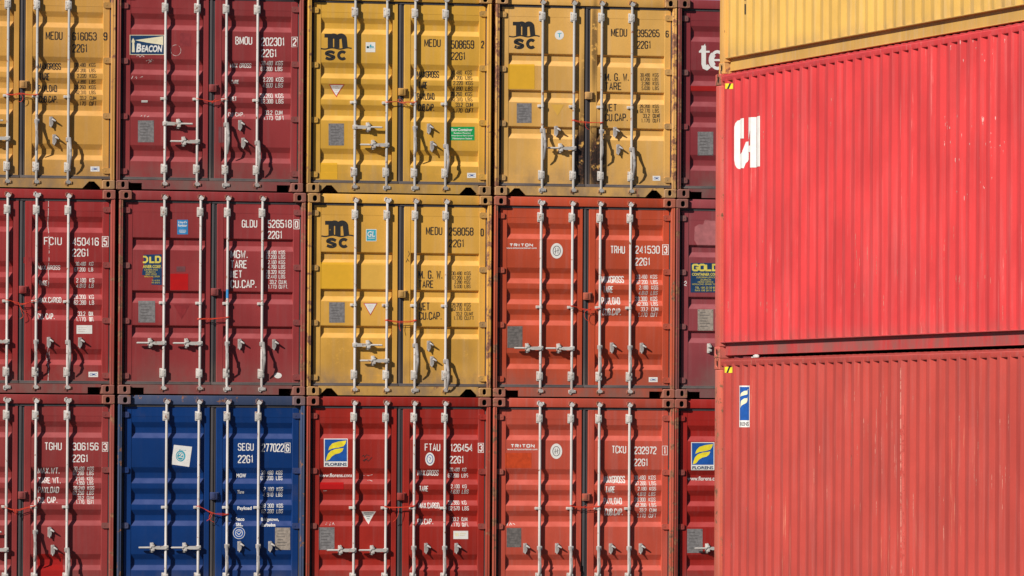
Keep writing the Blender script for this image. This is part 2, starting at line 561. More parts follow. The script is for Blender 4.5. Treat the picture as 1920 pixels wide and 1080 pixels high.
def bracket_mb():
    """bearing block of a locking rod, z = 0 at its centre"""
    b = MB()
    b.box(-0.046, 0.040, 0.060, YP-0.0025, -0.062, 0.062, 0.006)
    b.box(-0.030, 0.030, 0.018, 0.062, -0.048, 0.048, 0.010)
    for x in (-0.037,):
        for z in (-0.036, 0.036):
            b.tube([(x, 0.052, z), (x, 0.064, z)], 0.008, 6)
    for z in (-0.02, 0.02):
        b.tube([(0.0, 0.012, z), (0.0, 0.02, z)], 0.007, 6)
    return b

def guide_mb():
    b = MB()
    b.box(-0.058, -0.012, 0.056, YP+0.004, -0.018, 0.018, 0.004)
    b.tube([(0, RY, -0.016), (0, RY, 0.016)], 0.026, 12)
    b.box(-0.05, 0.0, 0.028, 0.05, -0.014, 0.014, 0.003)
    b.tube([(-0.038, 0.05, 0), (-0.038, 0.058, 0)], 0.007, 6)
    return b

def keeper_mb(top):
    b = MB()
    z = 2.520 if top else 0.078
    s = 1 if top else -1
    b.box(-0.046, -0.030, 0.016, 0.046, z-0.016, z+0.020, 0.004)
    b.box(0.032, 0.048, 0.016, 0.046, z-0.016, z+0.020, 0.004)
    b.box(-0.046, 0.048, 0.030, 0.046, z+0.014*s-0.008, z+0.014*s+0.008, 0.003)
    b.prism([(-0.050, z+0.024*s), (-0.020, z+0.040*s), (-0.006, z+0.024*s)], 0.016, 0.032)
    return b

def handle_mb(kind, d):
    """kind 'across': shut, lying level towards d; 'down': hanging open"""
    b = MB()
    b.box(-0.030, 0.030, 0.008, 0.060, -0.028, 0.028, 0.008)
    b.tube([(0, -0.002, 0), (0, 0.012, 0)], 0.012, 8)
    if kind == 'across':
        b.prism([(0, -0.022), (0.12*d, -0.022), (0.15*d, -0.014), (0.350*d, -0.010), (0.362*d, 0.0), (0.350*d, 0.011), (0.15*d, 0.014), (0.12*d, 0.020), (0, 0.022)], 0.004, 0.022)
        b.tube([(0.20*d, 0.003, 0), (0.350*d, 0.006, 0)], 0.012, 8)
    else:
        x = 0.012*d
        b.tube([(x, 0.006, 0.012), (x, -0.010, -0.06), (x+0.006*d, -0.040, -0.14), (x+0.002*d, -0.056, -0.21), (x-0.004*d, -0.044, -0.285), (x, -0.014, -0.345), (x, 0.0, -0.375)],
               [0.020, 0.020, 0.014, 0.017, 0.015, 0.013, 0.008], 10, flat=0.5)
        b.box(x-0.020, x+0.012, -0.052, -0.040, -0.20, -0.12, 0.003)
    return b

def latch_mb(held):
    """seal catch and retainer bolted to the door, z = 0 at its centre"""
    b = MB()
    b.box(-0.024, 0.024, 0.062, YP-0.001, -0.062, 0.062, 0.006)
    b.prism([(-0.014, -0.060), (0.012, -0.060), (0.024, -0.02), (0.018, 0.02), (0.026, 0.036), (0.008, 0.066), (-0.018, 0.060), (-0.024, 0.01)], 0.042, 0.066)
    b.tube([(-0.004, 0.026, 0.040), (-0.004, 0.044, 0.040)], 0.013, 8)
    if held:
        b.box(-0.022, 0.022, -0.004, 0.040, 0.010, 0.034, 0.005)
        b.box(-0.022, 0.022, -0.002, 0.030, -0.044, -0.014, 0.005)
    else:
        b.tube([(0.004, 0.036, 0.03), (0.026, 0.018, 0.018), (0.048, 0.010, 0.004)], [0.015, 0.012, 0.008], 8, flat=0.6)
        b.tube([(0.0, 0.044, -0.05), (-0.008, 0.034, -0.078)], [0.010, 0.006], 6)
    return b

def casting_mb(cx_hole, cz_hole, hw, hh, x0, x1, z0, z1, y0=0.0, y1=0.178):
    b = MB()
    n = 28
    hx, hz = (x1-x0)/2, (z1-z0)/2
    mx, mz = (x0+x1)/2, (z0+z1)/2
    def sq(k, inset):
        a = 2*math.pi*(k+0.5)/n
        ux, uz = math.cos(a), math.sin(a)
        ax, az = hx-inset, hz-inset
        s_ = 1/max(abs(ux)/ax, abs(uz)/az)
        px_, pz_ = ux*s_, uz*s_
        return mx+px_, mz+pz_
    A = [(*sq(k, 0.0),) for k in range(n)]
    Bq = [(*sq(k, 0.007),) for k in range(n)]
    def hole(k, g):
        a = 2*math.pi*(k+0.5)/n
        c, s_ = math.cos(a), math.sin(a)
        e = 0.75
        return (cx_hole+math.copysign(abs(c)**e, c)*(hw+g), cz_hole+math.copysign(abs(s_)**e, s_)*(hh+g))
    rings = [[(x, y1, z) for x, z in A], [(x, y0+0.007, z) for x, z in A], [(x, y0, z) for x, z in Bq],
             [(hole(k, 0.004)[0], y0, hole(k, 0.004)[1]) for k in range(n)], [(hole(k, 0)[0], y0+0.006, hole(k, 0)[1]) for k in range(n)]]
    vs = [p for r in rings for p in r]
    fs = [(r*n+k, r*n+(k+1) % n, (r+1)*n+(k+1) % n, (r+1)*n+k) for r in range(4) for k in range(n)]
    fs.append(tuple(range(n)))
    b.add(vs, fs)
    rr = [[(hole(k, 0)[0], y, hole(k, 0)[1]) for k in range(n)] for y in (y0+0.006, y0+0.075)]
    vs = rr[0]+rr[1]
    fs = [(k, (k+1) % n, n+(k+1) % n, n+k) for k in range(n)] + [tuple(range(n, 2*n))]
    b.add(vs, fs, 1)
    return b

def post_mb(side):
    b = MB()
    b.box(0.003, 0.026, 0.006, 0.130, 0.1185, 2.4725, 0.008)
    b.box(0.0265, 0.050, 0.014, 0.128, 0.1185, 2.4725, 0.006)
    b.box(0.0505, 0.064, 0.085, 0.128, 0.1185, 2.4725)
    if side:
        b.v = [(W-x, y, z) for x, y, z in b.v]
    return b

def header_mb():
    b = MB()
    b.box(0.1625, 2.2755, 0.046, 0.130, 2.4745, 2.5905, 0.006)
    return b

def sill_mb(kind):
    b = MB()
    if kind == 'T':                                     # sloped lashing notches
        cut = lambda s: [(s(0.172), 0.0), (s(0.262), 0.088), (s(0.330), 0.088), (s(0.415), 0.0)]
        P = [(0.163, 0.010)] + [(0.163, 0.127)] + [(2.275, 0.127), (2.275, 0.010)]
        l = [(x, z+0.010) for x, z in cut(lambda x: x)]
        r = [(x, z+0.010) for x, z in cut(lambda x: W-x)]
        P = [(0.163, 0.127), (0.163, 0.010), *l, *r[::-1], (2.275, 0.010), (2.275, 0.127)]
    else:                                               # square notches
        P = [(0.163, 0.127), (0.163, 0.088), (0.340, 0.088), (0.340, 0.010), (2.098, 0.010), (2.098, 0.088), (2.275, 0.088), (2.275, 0.127)]
    b.prism(P, 0.032, 0.046)
    b.box(0.163, 2.275, 0.0462, 0.12, 0.112, 0.127)
    b.box(0.163, 2.275, 0.70, 0.71, 0.001, 0.110)
    return b

def shell_mb():
    """corrugated long sides, roof, floor, blind end and rear frame"""
    b = MB()
    p, dpt = 0.275, 0.036
    ys = []
    y = 0.19
    while y + p < L-0.2:
        ys += [(y, 0), (y+0.07, 0), (y+0.1375, 1), (y+0.2075, 1)]
        y += p
    ys.append((L-0.19, 0))
    for s in (0, 1):
        X = lambda q: (0.012+q*dpt) if s == 0 else W-0.012-q*dpt
        vs = [(X(q), y, z) for y, q in ys for z in (0.16, 2.53)]
        b.add(vs, [(2*i, 2*i+1, 2*i+3, 2*i+2) for i in range(len(ys)-1)])
        x0 = 0.010 if s == 0 else W-0.07
        b.box(x0, x0+0.06, 0.179, L-0.179, 2.525, 2.585)
        b.box(x0, x0+0.06, 0.179, L-0.179, 0.02, 0.165)
        for y0 in (L-0.178,):
            for z0 in (0.0, 2.473):
                xa = 0 if s == 0 else W-0.162
                b.box(xa, xa+0.162, y0, L, z0, z0+0.118)
            xa = 0.004 if s == 0 else W-0.104
            b.box(xa, xa+0.1, y0, L-0.006, 0.1185, 2.4725)
    b.box(0.075, W-0.075, 0.151, L-0.062, 2.55, 2.584)
    b.box(0.07, W-0.07, 0.14, L-0.05, 0.115, 0.150)
    b.box(0.165, W-0.165, L-0.06, L-0.03, -0.003, 2.5965)
    b.box(0.104, 0.1645, L-0.06, L-0.03, 0.1185, 2.4725)
    b.box(W-0.1645, W-0.104, L-0.06, L-0.03, 0.1185, 2.4725)
    return b

def lockbox_mb():
    b = MB()
    b.box(1.212, 1.302, 0.030, YP+0.004, -0.048, 0.046, 0.006)
    b.box(1.222, 1.268, 0.024, 0.031, -0.034, 0.034, 0.003)
    b.box(1.3022, 1.325, 0.058, YP-0.0045, -0.055, 0.05, 0.004)
    return b

# ------------------------------------------------------------------ painted marks and stickers, bent over the pressed skin
def decal(name, layers, conv, breaks, depth_fn, parent, label=None, lift=0.0016, axis='front', xcuts=()):
    """layers: [(groups, material)], each group one step above the last"""
    bm = bmesh.new()
    mats = []
    step = 0
    lay = bm.verts.layers.float.new('h')
    for groups, mt in layers:
        if mt not in mats:
            mats.append(mt)
        for gi, g in enumerate(groups):
            h = lift + 0.0007*step + 0.00015*(gi % 4)
            for pl in g:
                vs = []
                for p in pl:
                    a, z = conv(p[0], p[1])
                    q = bm.verts.new((a, 0, z))
                    q[lay] = h
                    vs.append(q)
                try:
                    f = bm.faces.new(vs)
                    f.material_index = mats.index(mt)
                except ValueError:
                    pass
        step += 1
    lo = Vector((min(v.co.x for v in bm.verts), 0, min(v.co.z for v in bm.verts)))
    hi = Vector((max(v.co.x for v in bm.verts), 0, max(v.co.z for v in bm.verts)))
    for k in breaks:
        if axis == 'front' and lo.z < k < hi.z:
            bmesh.ops.bisect_plane(bm, geom=bm.verts[:]+bm.edges[:]+bm.faces[:], plane_co=(0, 0, k), plane_no=(0, 0, 1), dist=1e-6)
        elif axis == 'side' and lo.x < k < hi.x:
            bmesh.ops.bisect_plane(bm, geom=bm.verts[:]+bm.edges[:]+bm.faces[:], plane_co=(k, 0, 0), plane_no=(1, 0, 0), dist=1e-6)
    for k in xcuts:
        if lo.x < k < hi.x:
            bmesh.ops.bisect_plane(bm, geom=bm.verts[:]+bm.edges[:]+bm.faces[:], plane_co=(k, 0, 0), plane_no=(1, 0, 0), dist=1e-6)
    for v in bm.verts:
        if axis == 'front':
            v.co.y = depth_fn(v.co.x, v.co.z) - v[lay]
        else:
            a = v.co.x
            v.co = Vector((depth_fn(a, v.co.z)-v[lay], a, v.co.z))
    for f in bm.faces:
        f.normal_update()
        nn = f.normal
        if (axis == 'front' and nn.y > 0) or (axis == 'side' and nn.x > 0):
            f.normal_flip()
    me = bpy.data.meshes.new(name)
    bm.to_mesh(me); bm.free()
    o = obj(name, me, [M[m] if isinstance(m, str) else m for m in mats], parent)
    if label:
        o['label'] = label
    return o

# ------------------------------------------------------------------ the wall of containers
FR = {1: {0: (0, 0, 2.842), 1: (210, 0, 2.842), 2: (565, 0, 2.842), 3: (915, 0, 2.842), 4: (915, 0, 2.842)},
      2: {0: (0, 340, 2.635), 1: (210, 340, 2.634), 2: (565, 340, 2.634), 3: (915, 340, 2.633), 4: (915, 340, 2.633)},
      3: {0: (0, 720, 3.0), 1: (210, 720, 3.0), 2: (565, 720, 3.0), 3: (915, 720, 3.0), 4: (915, 720, 3.0)}}
XS = {(0, 1): -4.929, (0, 2): -4.918, (0, 3): -4.910, (1, 1): -2.473, (1, 2): -2.430, (1, 3): -2.425, (2, 1): 0.017, (2, 2): 0.034, (2, 3): 0.035,
      (3, 1): 2.512, (3, 2): 2.504, (3, 3): 2.505, (4, 1): 4.964, (4, 2): 4.951, (4, 3): 4.947}

WALLGROUP = 'short containers stacked end-on in the wall'
KG = [('30.480', 'KGS'), ('67.200', 'LBS')]

def table(lines, x0, x1, ux, ua=None):
    """weight figures: numbers right-aligned before ux, units between ux and x1"""
    g = []
    for (num, unit), (a, b_) in lines:
        w = (len(num)-num.count('.')*0.6)*(b_-a)*0.50
        g += stext(num, ux-(ux-x0)*0.18-w, a, ux-(ux-x0)*0.18, b_, 0.12)
        g += stext(unit, ux, a, min(x1, ux+(len(unit)-unit.count('.')*0.6)*(b_-a)*0.56), b_, 0.12)
    return g

def zip_lines(vals, ys):
    return list(zip(vals, ys))

class Box:
    """one container of the wall: knows its frame and hangs marks on its doors"""
    def __init__(s, c, r, kind, sillk, col, label, rust=0.1, dirt=0.35, fade=0.25, rodm='rod', spots=(), frame_rust=0.55, cast_rust=0.85, frame_col=None):
        s.c, s.r, s.kind = c, r, kind
        s.ox, s.oz = XS[(c, r)], (3-r)*PIT
        s.root = thing('shipping_container', label, 'shipping container', (s.ox, 0, s.oz), WALLGROUP)
        cl = lin(*col)
        nm = 'paint %d%d' % (r, c)
        c_blue = (c, r) == (1, 3)
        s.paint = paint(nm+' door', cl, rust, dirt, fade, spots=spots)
        fc = lin(*frame_col) if frame_col else cl
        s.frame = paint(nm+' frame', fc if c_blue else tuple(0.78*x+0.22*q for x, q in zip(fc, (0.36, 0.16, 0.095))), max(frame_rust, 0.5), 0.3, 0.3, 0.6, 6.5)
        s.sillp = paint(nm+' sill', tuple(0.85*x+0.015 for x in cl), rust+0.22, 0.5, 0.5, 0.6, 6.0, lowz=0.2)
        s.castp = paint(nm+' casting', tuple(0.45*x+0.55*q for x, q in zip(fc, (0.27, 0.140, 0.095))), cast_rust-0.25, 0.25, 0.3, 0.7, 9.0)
        R_ = s.root
        s.rodx = (0.594, 1.067, 1.421, 1.876) if (c, r) == (1, 2) else RODX
        obj('shell', cached(('shell',), shell_mb, 9), s.frame, R_)
        for sd in (0, 1):
            obj('corner_post', cached(('corner_post', sd), lambda: post_mb(sd)), s.frame, R_)
            x0, x1 = (0, 0.162) if sd == 0 else (W-0.162, W)
            xh = 0.089 if sd == 0 else W-0.089
            for top in (0, 1):
                z0 = H-0.118 if top else 0.0
                zh = H-0.064 if top else 0.064
                obj('corner_casting', cached(('corner_casting', sd, top), lambda: casting_mb(xh, zh, 0.028 if top else 0.023, 0.036, x0, x1, z0, z0+0.118)),
                    [s.castp, M['hole']], R_)
        obj('header', cached(('header',), header_mb), s.frame if c_blue else s.paint, R_)
        obj('sill', cached(('sill', sillk), lambda: sill_mb(sillk)), s.sillp, R_)
        s.door = []
        for sd in (0, 1):
            d = obj('door', cached(('door', kind, sd), lambda: door_mb(kind, sd), 13), s.paint, R_)
            s.door.append(d)
            obj('gasket', cached(('gasket', sd), lambda: gasket_mb(sd)), M['rubber'], d)
            for z in HINGES:
                obj('hinge', cached(('hinge', sd), lambda: hinge_mb(sd)), s.hinge_mat(), d, (0, 0, z))
            for k in (0, 1):
                x = s.rodx[sd*2+k]
                obj('locking_rod', cached(('locking_rod',), rod_mb), M[rodm], d, (x, 0, 0))
                for z in (0.275, 2.330):
                    obj('rod_bracket', cached(('rod_bracket',), bracket_mb), M['fitting'], d, (x, 0, z))
                obj('rod_guide', cached(('rod_guide',), guide_mb), M['fitting'], d, (x, 0, 1.168))
        for x in s.rodx:
            for top in (0, 1):
                obj('cam_keeper', cached(('cam_keeper', top), lambda: keeper_mb(top)), s.castp if rng.random() < 0.75 else M['fitting'], R_, (x, 0, 0))
        obj('lock_box', cached(('lock_box',), lockbox_mb), s.frame if rng.random() < 0.4 else s.paint, s.root, (0, 0, 1.315))
    def hinge_mat(s):
        return s.paint
    def handles(s, spec):
        """spec: four of ('across', dir, z) or ('down', dir, z), plus the catch of each"""
        for k, (kd, d, z) in enumerate(spec):
            x = s.rodx[k]
            dr = s.door[k//2]
            obj('door_handle', cached(('door_handle', kd, d), lambda: handle_mb(kd, d)), M['fitting'] if kd == 'across' else M['handle'], dr, (x, 0, z))
            if kd == 'across':
                obj('handle_catch', cached(('handle_catch', 1), lambda: latch_mb(True)), M['fitting'], dr, (x+d*0.175, 0, z))
            else:
                zs = [q[2] for q in spec if q[0] == 'down']
                stag = max(zs[-2:])-min(zs[-2:]) > 0.1    # catches one above the other between the rods, or level beside them
                xc = x + ((0.19, -0.18, 0.19, -0.175) if stag else (-0.185, -0.18, 0.17, 0.165))[k]
                obj('handle_catch', cached(('handle_catch', 0), lambda: latch_mb(False)), M['handle'], dr, (xc, 0, z))
    def conv(s, X, Y):
        fx, fy, fs = FR[s.r][s.c]
        a, z = on_front(fx+X/fs, fy+Y/fs, YP)
        return a-s.ox, z-s.oz
    def mark(s, name, sd, *layers, label=None):
        def dep(x, z):
            y = prof_y(s.kind, z)
            for q in (0, 1):
                x0, xa, xb, x1 = DOORX[q]
                if x0 <= x <= xa or xb <= x <= x1:
                    y = YP-0.004
            if z > 2.32 or z < 0.262:
                y = min(y, YP-0.0025)
            return y
        cuts = [q+e for D in DOORX.values() for q in D[1:3] for e in (-0.0008, 0.0008)]
        return decal(name, layers, s.conv, [z for z, y in PROF[s.kind][1:-1]]+[2.3193, 2.3207, 0.2613, 0.2627], dep, s.door[sd], label, xcuts=cuts)
    def serial(s, col, code, num, chk, typ, boxed):
        """each: (text, x0, y0, x1, y1)"""
        s.mark('owner_code', 1, (stext(*code, t=0.115), col))
        s.mark('serial_number', 1, (stext(*num), col))
        _, x0, y0, x1, y1 = chk
        s.mark('check_digit', 1, (stext(*chk, t=0.15) + (frame_px(x0-5, y0-5, x1+5, y1+5, 2.6) if boxed else []), col))
        s.mark('size_code', 1, (stext(*typ), col))
    def weights(s, col, labels, lines, x0, x1, ux):
        for l in labels:
            s.mark('weight_heading', 1, (stext(*l), col))
        for l in lines:
            s.mark('weight_figures', 1, (table([l], x0, x1, ux), col))
    def maker(s, x0, y0, x1, y1):
        s.mark('maker_plate', 1, (rect(x0, y0, x1, y1), 'sign_white'), (ftext('CIMC', x0+6, y0+7, x1-6, y1-7, 0.2, 0.02), 'royal'), label='small white maker plate with blue lettering')
    def plate(s, x0, y0, x1, y1, m='plate', sd=0):
        g = []
        k = 0
        for i in range(6):
            y = y0+(y1-y0)*(0.14+0.13*i)
            g += rect(x0+(x1-x0)*0.14, y, x0+(x1-x0)*(0.5+0.35*((i*37) % 10)/10), y+(y1-y0)*0.022)
        rv = []
        for fx in (0.06, 0.94):
            for fy in (0.05, 0.95):
                rv += ell(x0+(x1-x0)*fx, y0+(y1-y0)*fy, 2.2, 2.2, 8)
        s.mark('data_plate', sd, (rect(x0, y0, x1, y1), m), (g+rv, 'plate_ink'))

def tri_down(x0, y0, x1, y1, k=0.0):
    xm = (x0+x1)/2
    return poly((x0+k*1.7, y0+k), (x1-k*1.7, y0+k), (xm, y1-k*2.2))

AC, DN = 'across', 'down'
STAG = lambda a, b: (a, b)
Z1, Z2, ZL = 0.850, 0.625, 0.655
NUMS = [('30.480', 'KGS'), ('67.200', 'LBS'), ('2.220', 'KGS'), ('4.890', 'LBS'), ('28.260', 'KGS'), ('62.310', 'LBS'), ('33.2', 'CUM'), ('1.170', 'CUFT')]
NUMT = [('30.480', 'KGS'), ('67.200', 'LBS'), ('2.180', 'KGS'), ('4.810', 'LBS'), ('28.300', 'KGS'), ('62.390', 'LBS'), ('33.2', 'CUM'), ('1.170', 'CUFT')]
NUMB = [('30.480', 'KGS'), ('67.200', 'LBS'), ('2.280', 'KGS'), ('5.030', 'LBS'), ('28.200', 'KGS'), ('62.170', 'LBS'), ('33.2', 'CU.MT'), ('1.170', 'CU.FT')]

def arc(cx, cy, rx, ry, a0, a1, n=10):
    return [(cx+rx*math.cos(math.radians(a0+(a1-a0)*i/n)), cy-ry*math.sin(math.radians(a0+(a1-a0)*i/n))) for i in range(n+1)]

def mlogo(mx0, my0, mx1, my1, wx0, wx1, wy, sx0, sy0, sx1, sy1):
    """heavy lower-case m standing on a wave, two capitals below"""
    w = mx1-mx0
    t = w*0.225
    st = [mx0+w*0.14+t/2, mx0+w*0.53, mx1-t/2]
    r = (st[1]-st[0])/2
    ry = min(r*0.95, (my1-my0)*0.36)
    yc = my0+t*0.42+ry
    g = [ribbon([(mx0, my0+t*0.36), (st[0], my0+t*0.36)], t*0.72), ribbon([(st[0], my0), (st[0], my1)], t)]
    for a, b_ in ((st[0], st[1]), (st[1], st[2])):
        g += [ribbon(arc((a+b_)/2, yc, r, ry, 172, 0, 12)+[(b_, my1)], t)]
    wave = []
    nw = 24
    for i in range(nw+1):
        x = wx0+(wx1-wx0)*i/nw
        wave.append((x, wy+math.cos((x-mx0)/(w)*math.pi*3.0)*(my1-my0)*0.045-1))
    g += [ribbon(wave, (my1-my0)*0.09)]
    hw = (sx1-sx0)
    ts = (sy1-sy0)*0.29
    a, b_ = sx0, sx0+hw*0.46
    c, d = sx0+hw*0.54, sx1
    ym = (sy0+sy1)/2
    r1 = (sy1-sy0)/4-ts/8
    S = [(b_-ts*0.3, sy0+ts*0.95)] + arc((a+b_)/2, sy0+ts/2+r1*0.78, (b_-a)/2-ts/2, r1*0.80, 50, 200, 7) + \
        arc((a+b_)/2, sy1-ts/2-r1*0.78, (b_-a)/2-ts/2, r1*0.80, 20, -140, 8) + [(a+ts*0.3, sy1-ts*0.9)]
    g += [ribbon(S, ts)]
    g += [ribbon(arc((c+d)/2, ym, (d-c)/2-ts/2, (sy1-sy0)/2-ts/2, 42, 318, 16), ts)]
    return g

def florens(x0, y0, x1, y1, full=True):
    w, h = x1-x0, (y1-y0)
    yb = y0+h*0.815
    X = lambda a: x0+w*a
    Y = lambda a: y0+(yb-y0)*a
    upper = [(X(u), Y(v)) for u, v in ((.94, .08), (.60, .13), (.35, .21), (.23, .35), (.18, .51), (.36, .43), (.62, .39), (.82, .33), (.90, .22))]
    lower = [(X(u), Y(v)) for u, v in ((.82, .41), (.50, .45), (.29, .53), (.17, .66), (.11, .82), (.07, .97), (.22, .92), (.33, .77), (.47, .68), (.66, .63), (.77, .55))]
    return [(rect(x0, y0, x1, y1), 'sign_white'), (rect(X(.035), Y(.035), X(.965), Y(.99)), 'royal'),
            ([[upper]] + [[lower]], 'sunyellow'), (ftext('FLORENS', X(.05), y0+h*.855, X(.95), y0+h*.965, 0, 0.03), 'navy')]

cords = []
# ---- row 1
b = Box(0, 1, 'A', 'T', (198, 148, 72), 'dull ochre container reading 616053 at the top of the leftmost stack', rust=0.14, frame_rust=0.35, cast_rust=0.5, rodm='rod_grey')
b.handles([(AC, 1, Z1), (AC, -1, Z2), (DN, -1, Z1), (DN, 1, Z2)])
b.serial('black', ('MEDU', 243, 168, 333, 212), ('616053', 385, 172, 515, 216), ('9', 550, 172, 572, 216), ('22G1', 385, 235, 468, 280), False)
b.weights('black', [('MAXGROSS', 205, 335, 328, 372), ('TARE', 208, 390, 265, 428), ('PAYLOAD', 205, 452, 307, 490), ('CUB.CAP.', 208, 510, 308, 548)],
          zip_lines(NUMS, [(335, 356), (365, 385), (393, 415), (425, 445), (453, 475), (482, 502), (512, 533), (540, 563)]), 380, 515, 477)
b.maker(482, 887, 530, 914)
b10 = b

b = Box(1, 1, 'A', 'R', (141, 52, 54), 'maroon container with a navy sign showing a lighthouse beam, top row', rust=0.08)
b.handles([(AC, 1, Z1), (AC, -1, Z2), (DN, 1, Z1), (DN, 1, Z2)])
b.mark('sign', 0, (rect(94, 186, 279, 292), 'cream'), (rect(97, 189, 276, 289), 'navy'), 
       (cat(poly((122, 214), (272, 193), (272, 240), (190, 228)), poly((106, 278), (108, 226), (118, 226), (121, 278)), poly((104, 226), (106, 214), (119, 214), (122, 226)), poly((106, 214), (112, 203), (119, 214))), 'cream'),
       (cat(ftext('B', 128, 232, 156, 278, 0.15, 0.045), ftext('EACON', 157, 241, 268, 278, 0.15, 0.04)), 'sign_white'), label='navy sign with a lighthouse and white lettering')
b.plate(138, 642, 223, 758)
b.mark('sticker', 0, (rect(157, 535, 190, 546), 'sign_white'))
b.mark('chalk_mark', 0, (cat(ring(340, 268, 27, 29, 2.2), strokes(3, [(130, 300), (140, 293), (150, 304), (160, 294), (172, 303)], [(182, 325), (200, 318), (206, 330), (222, 322)], [(196, 336), (214, 315)],
       [(104, 420), (112, 404)], [(118, 418), (134, 405), (130, 420)], [(150, 412), (164, 408)], [(152, 622), (160, 614), (164, 626)], [(170, 628), (178, 612)], [(184, 624), (198, 618)])), 'faintwhite'))
M['patch_m1'] = plain('maroon touch up', lin(136, 50, 54), 0.5)
M['patch_m2'] = plain('grey maroon touch up', lin(108, 62, 66), 0.6)
b.mark('paint_patch', 0, (rect(362, 176, 420, 246), 'patch_m1'))
b.mark('paint_patch', 1, (rect(546, 676, 596, 760), 'patch_m2'))
b.serial('white', ('BMOU', 657, 195, 747, 238), ('202301', 795, 200, 922, 245), ('2', 962, 203, 983, 245), ('22G1', 795, 262, 880, 305), True)
b.weights('white', [('MAX GROSS', 633, 337, 745, 361), ('TARE', 635, 426, 677, 447), ('NET', 633, 515, 664, 538), ('CU CAP.', 622, 598, 708, 620)],
          zip_lines([('30.480', 'KGS'), ('67.200', 'LBS'), ('2.220', 'KGS'), ('4.900', 'LBS'), ('28.260', 'KGS'), ('62.300', 'LBS'), ('33.2', 'CUM'), ('1.173', 'CUFT')],
                    [(325, 348), (355, 378), (412, 436), (442, 466), (498, 523), (528, 552), (588, 611), (617, 640)]), 790, 918, 873)

b = Box(2, 1, 'A', 'T', (209, 160, 62), 'bright yellow container with a green rectangular sticker on its right door', rust=0.10, frame_rust=0.35, cast_rust=0.6, rodm='rod_grey')
b.handles([(AC, 1, Z1), (AC, -1, Z2), (DN, -1, Z1), (DN, 1, Z2)])
b.mark('logo', 0, (mlogo(123, 180, 247, 256, 103, 268, 259, 125, 268, 246, 322), 'black'))
b.mark('sticker', 0, (rect(343, 225, 394, 278), 'sign_white'), (cat(ftext('BSR', 348, 245, 390, 258, 0, 0.02), poly((364, 240), (372, 236), (374, 250), (366, 252))), 'teal'), (rect(348, 247, 360, 256), 'tapeblack'), label='small white square sticker')
b.mark('warning_sticker', 0, (tri_down(148, 449, 231, 518), 'warnred'), (tri_down(148, 449, 231, 518, 4), 'sign_white'), (cat(rect(172, 460, 208, 464), rect(176, 468, 204, 472), rect(180, 478, 200, 482), rect(184, 490, 196, 493)), 'faintwhite'))
b.plate(145, 658, 227, 775)
b.mark('eco_sticker', 1, (rect(791, 675, 923, 748), 'green'), (cat(ftext('Eco-Container', 800, 683, 912, 699, 0, 0.03), ftext('Bamboo Flooring', 812, 705, 902, 714, 0, 0.02), ftext('Waterborne Paint System', 799, 719, 916, 728, 0, 0.02), ftext('Maintenance Sealant', 806, 733, 910, 742, 0, 0.02)), 'sign_white'), label='green sticker with white writing')
M['patch_y1'] = plain('fresh yellow touch up', lin(218, 166, 44), 0.45, var=0.03)
b.mark('paint_patch', 0, (rect(98, 868, 192, 955), 'patch_y1'))
b.serial('black', ('MEDU', 655, 208, 742, 250), ('508659', 797, 215, 921, 260), ('2', 957, 217, 974, 258), ('22G1', 797, 278, 876, 320), False)
b.weights('black', [('MAXGROSS', 620, 377, 738, 415), ('TARE', 625, 435, 672, 473), ('PAYLOAD', 620, 495, 713, 532), ('CUB.CAP.', 622, 553, 712, 592)],
          zip_lines(NUMS, [(375, 397), (403, 425), (431, 454), (460, 483), (489, 512), (518, 540), (547, 570), (577, 600)]), 788, 918, 876)
b.maker(883, 921, 930, 948)
b12 = b

b = Box(3, 1, 'C', 'T', (214, 165, 88), 'sandy yellow container with heavy dark rust beside its door gap', rust=0.18, dirt=0.4, frame_rust=0.8, cast_rust=0.9, rodm='rod_grey',
        spots=((1.165, 0.50, 0.17, 0.66, 1.0), (1.38, 0.46, 0.19, 0.66, 1.0), (1.34, 2.0, 0.06, 0.8, 0.7), (1.2, 1.2, 0.07, 1.0, 0.5)))
b.handles([(DN, 1, Z1), (AC, -1, Z2), (DN, -1, Z1), (DN, 1, Z2)])
b.mark('logo', 0, (mlogo(132, 116, 252, 191, 112, 275, 194, 137, 205, 258, 262), 'black'))
b.mark('sticker', 0, (ell(380, 187, 24, 25), 'sign_white'), (cat(rect(370, 176, 391, 180), rect(378, 180, 383, 199)), 'teal'), label='round white sticker')
b.mark('paint_patch', 0, (rect(106, 342, 248, 474), 'patch_y1'))
M['patch_y2'] = plain('pale yellow touch up', lin(214, 166, 72), 0.5, var=0.03)
b.mark('paint_patch', 0, (tri_down(335, 557, 406, 616), 'patch_y2'))
b.plate(153, 550, 232, 655, 'plate')
b.serial('black', ('MEDU', 655, 152, 741, 195), ('395265', 793, 157, 914, 198), ('6', 945, 163, 963, 200), ('22G1', 793, 218, 870, 260), False)
b.weights('black', [('M. G. W.', 622, 390, 752, 432), ('TARE', 622, 439, 712, 480), ('NET', 622, 553, 687, 593), ('CU.CAP.', 622, 605, 746, 646)],
          zip_lines(NUMB, [(390, 409), (413, 431), (435, 455), (460, 480), (557, 577), (581, 601), (606, 628), (632, 653)]), 795, 918, 877)
b.maker(877, 937, 918, 963)
b13 = b

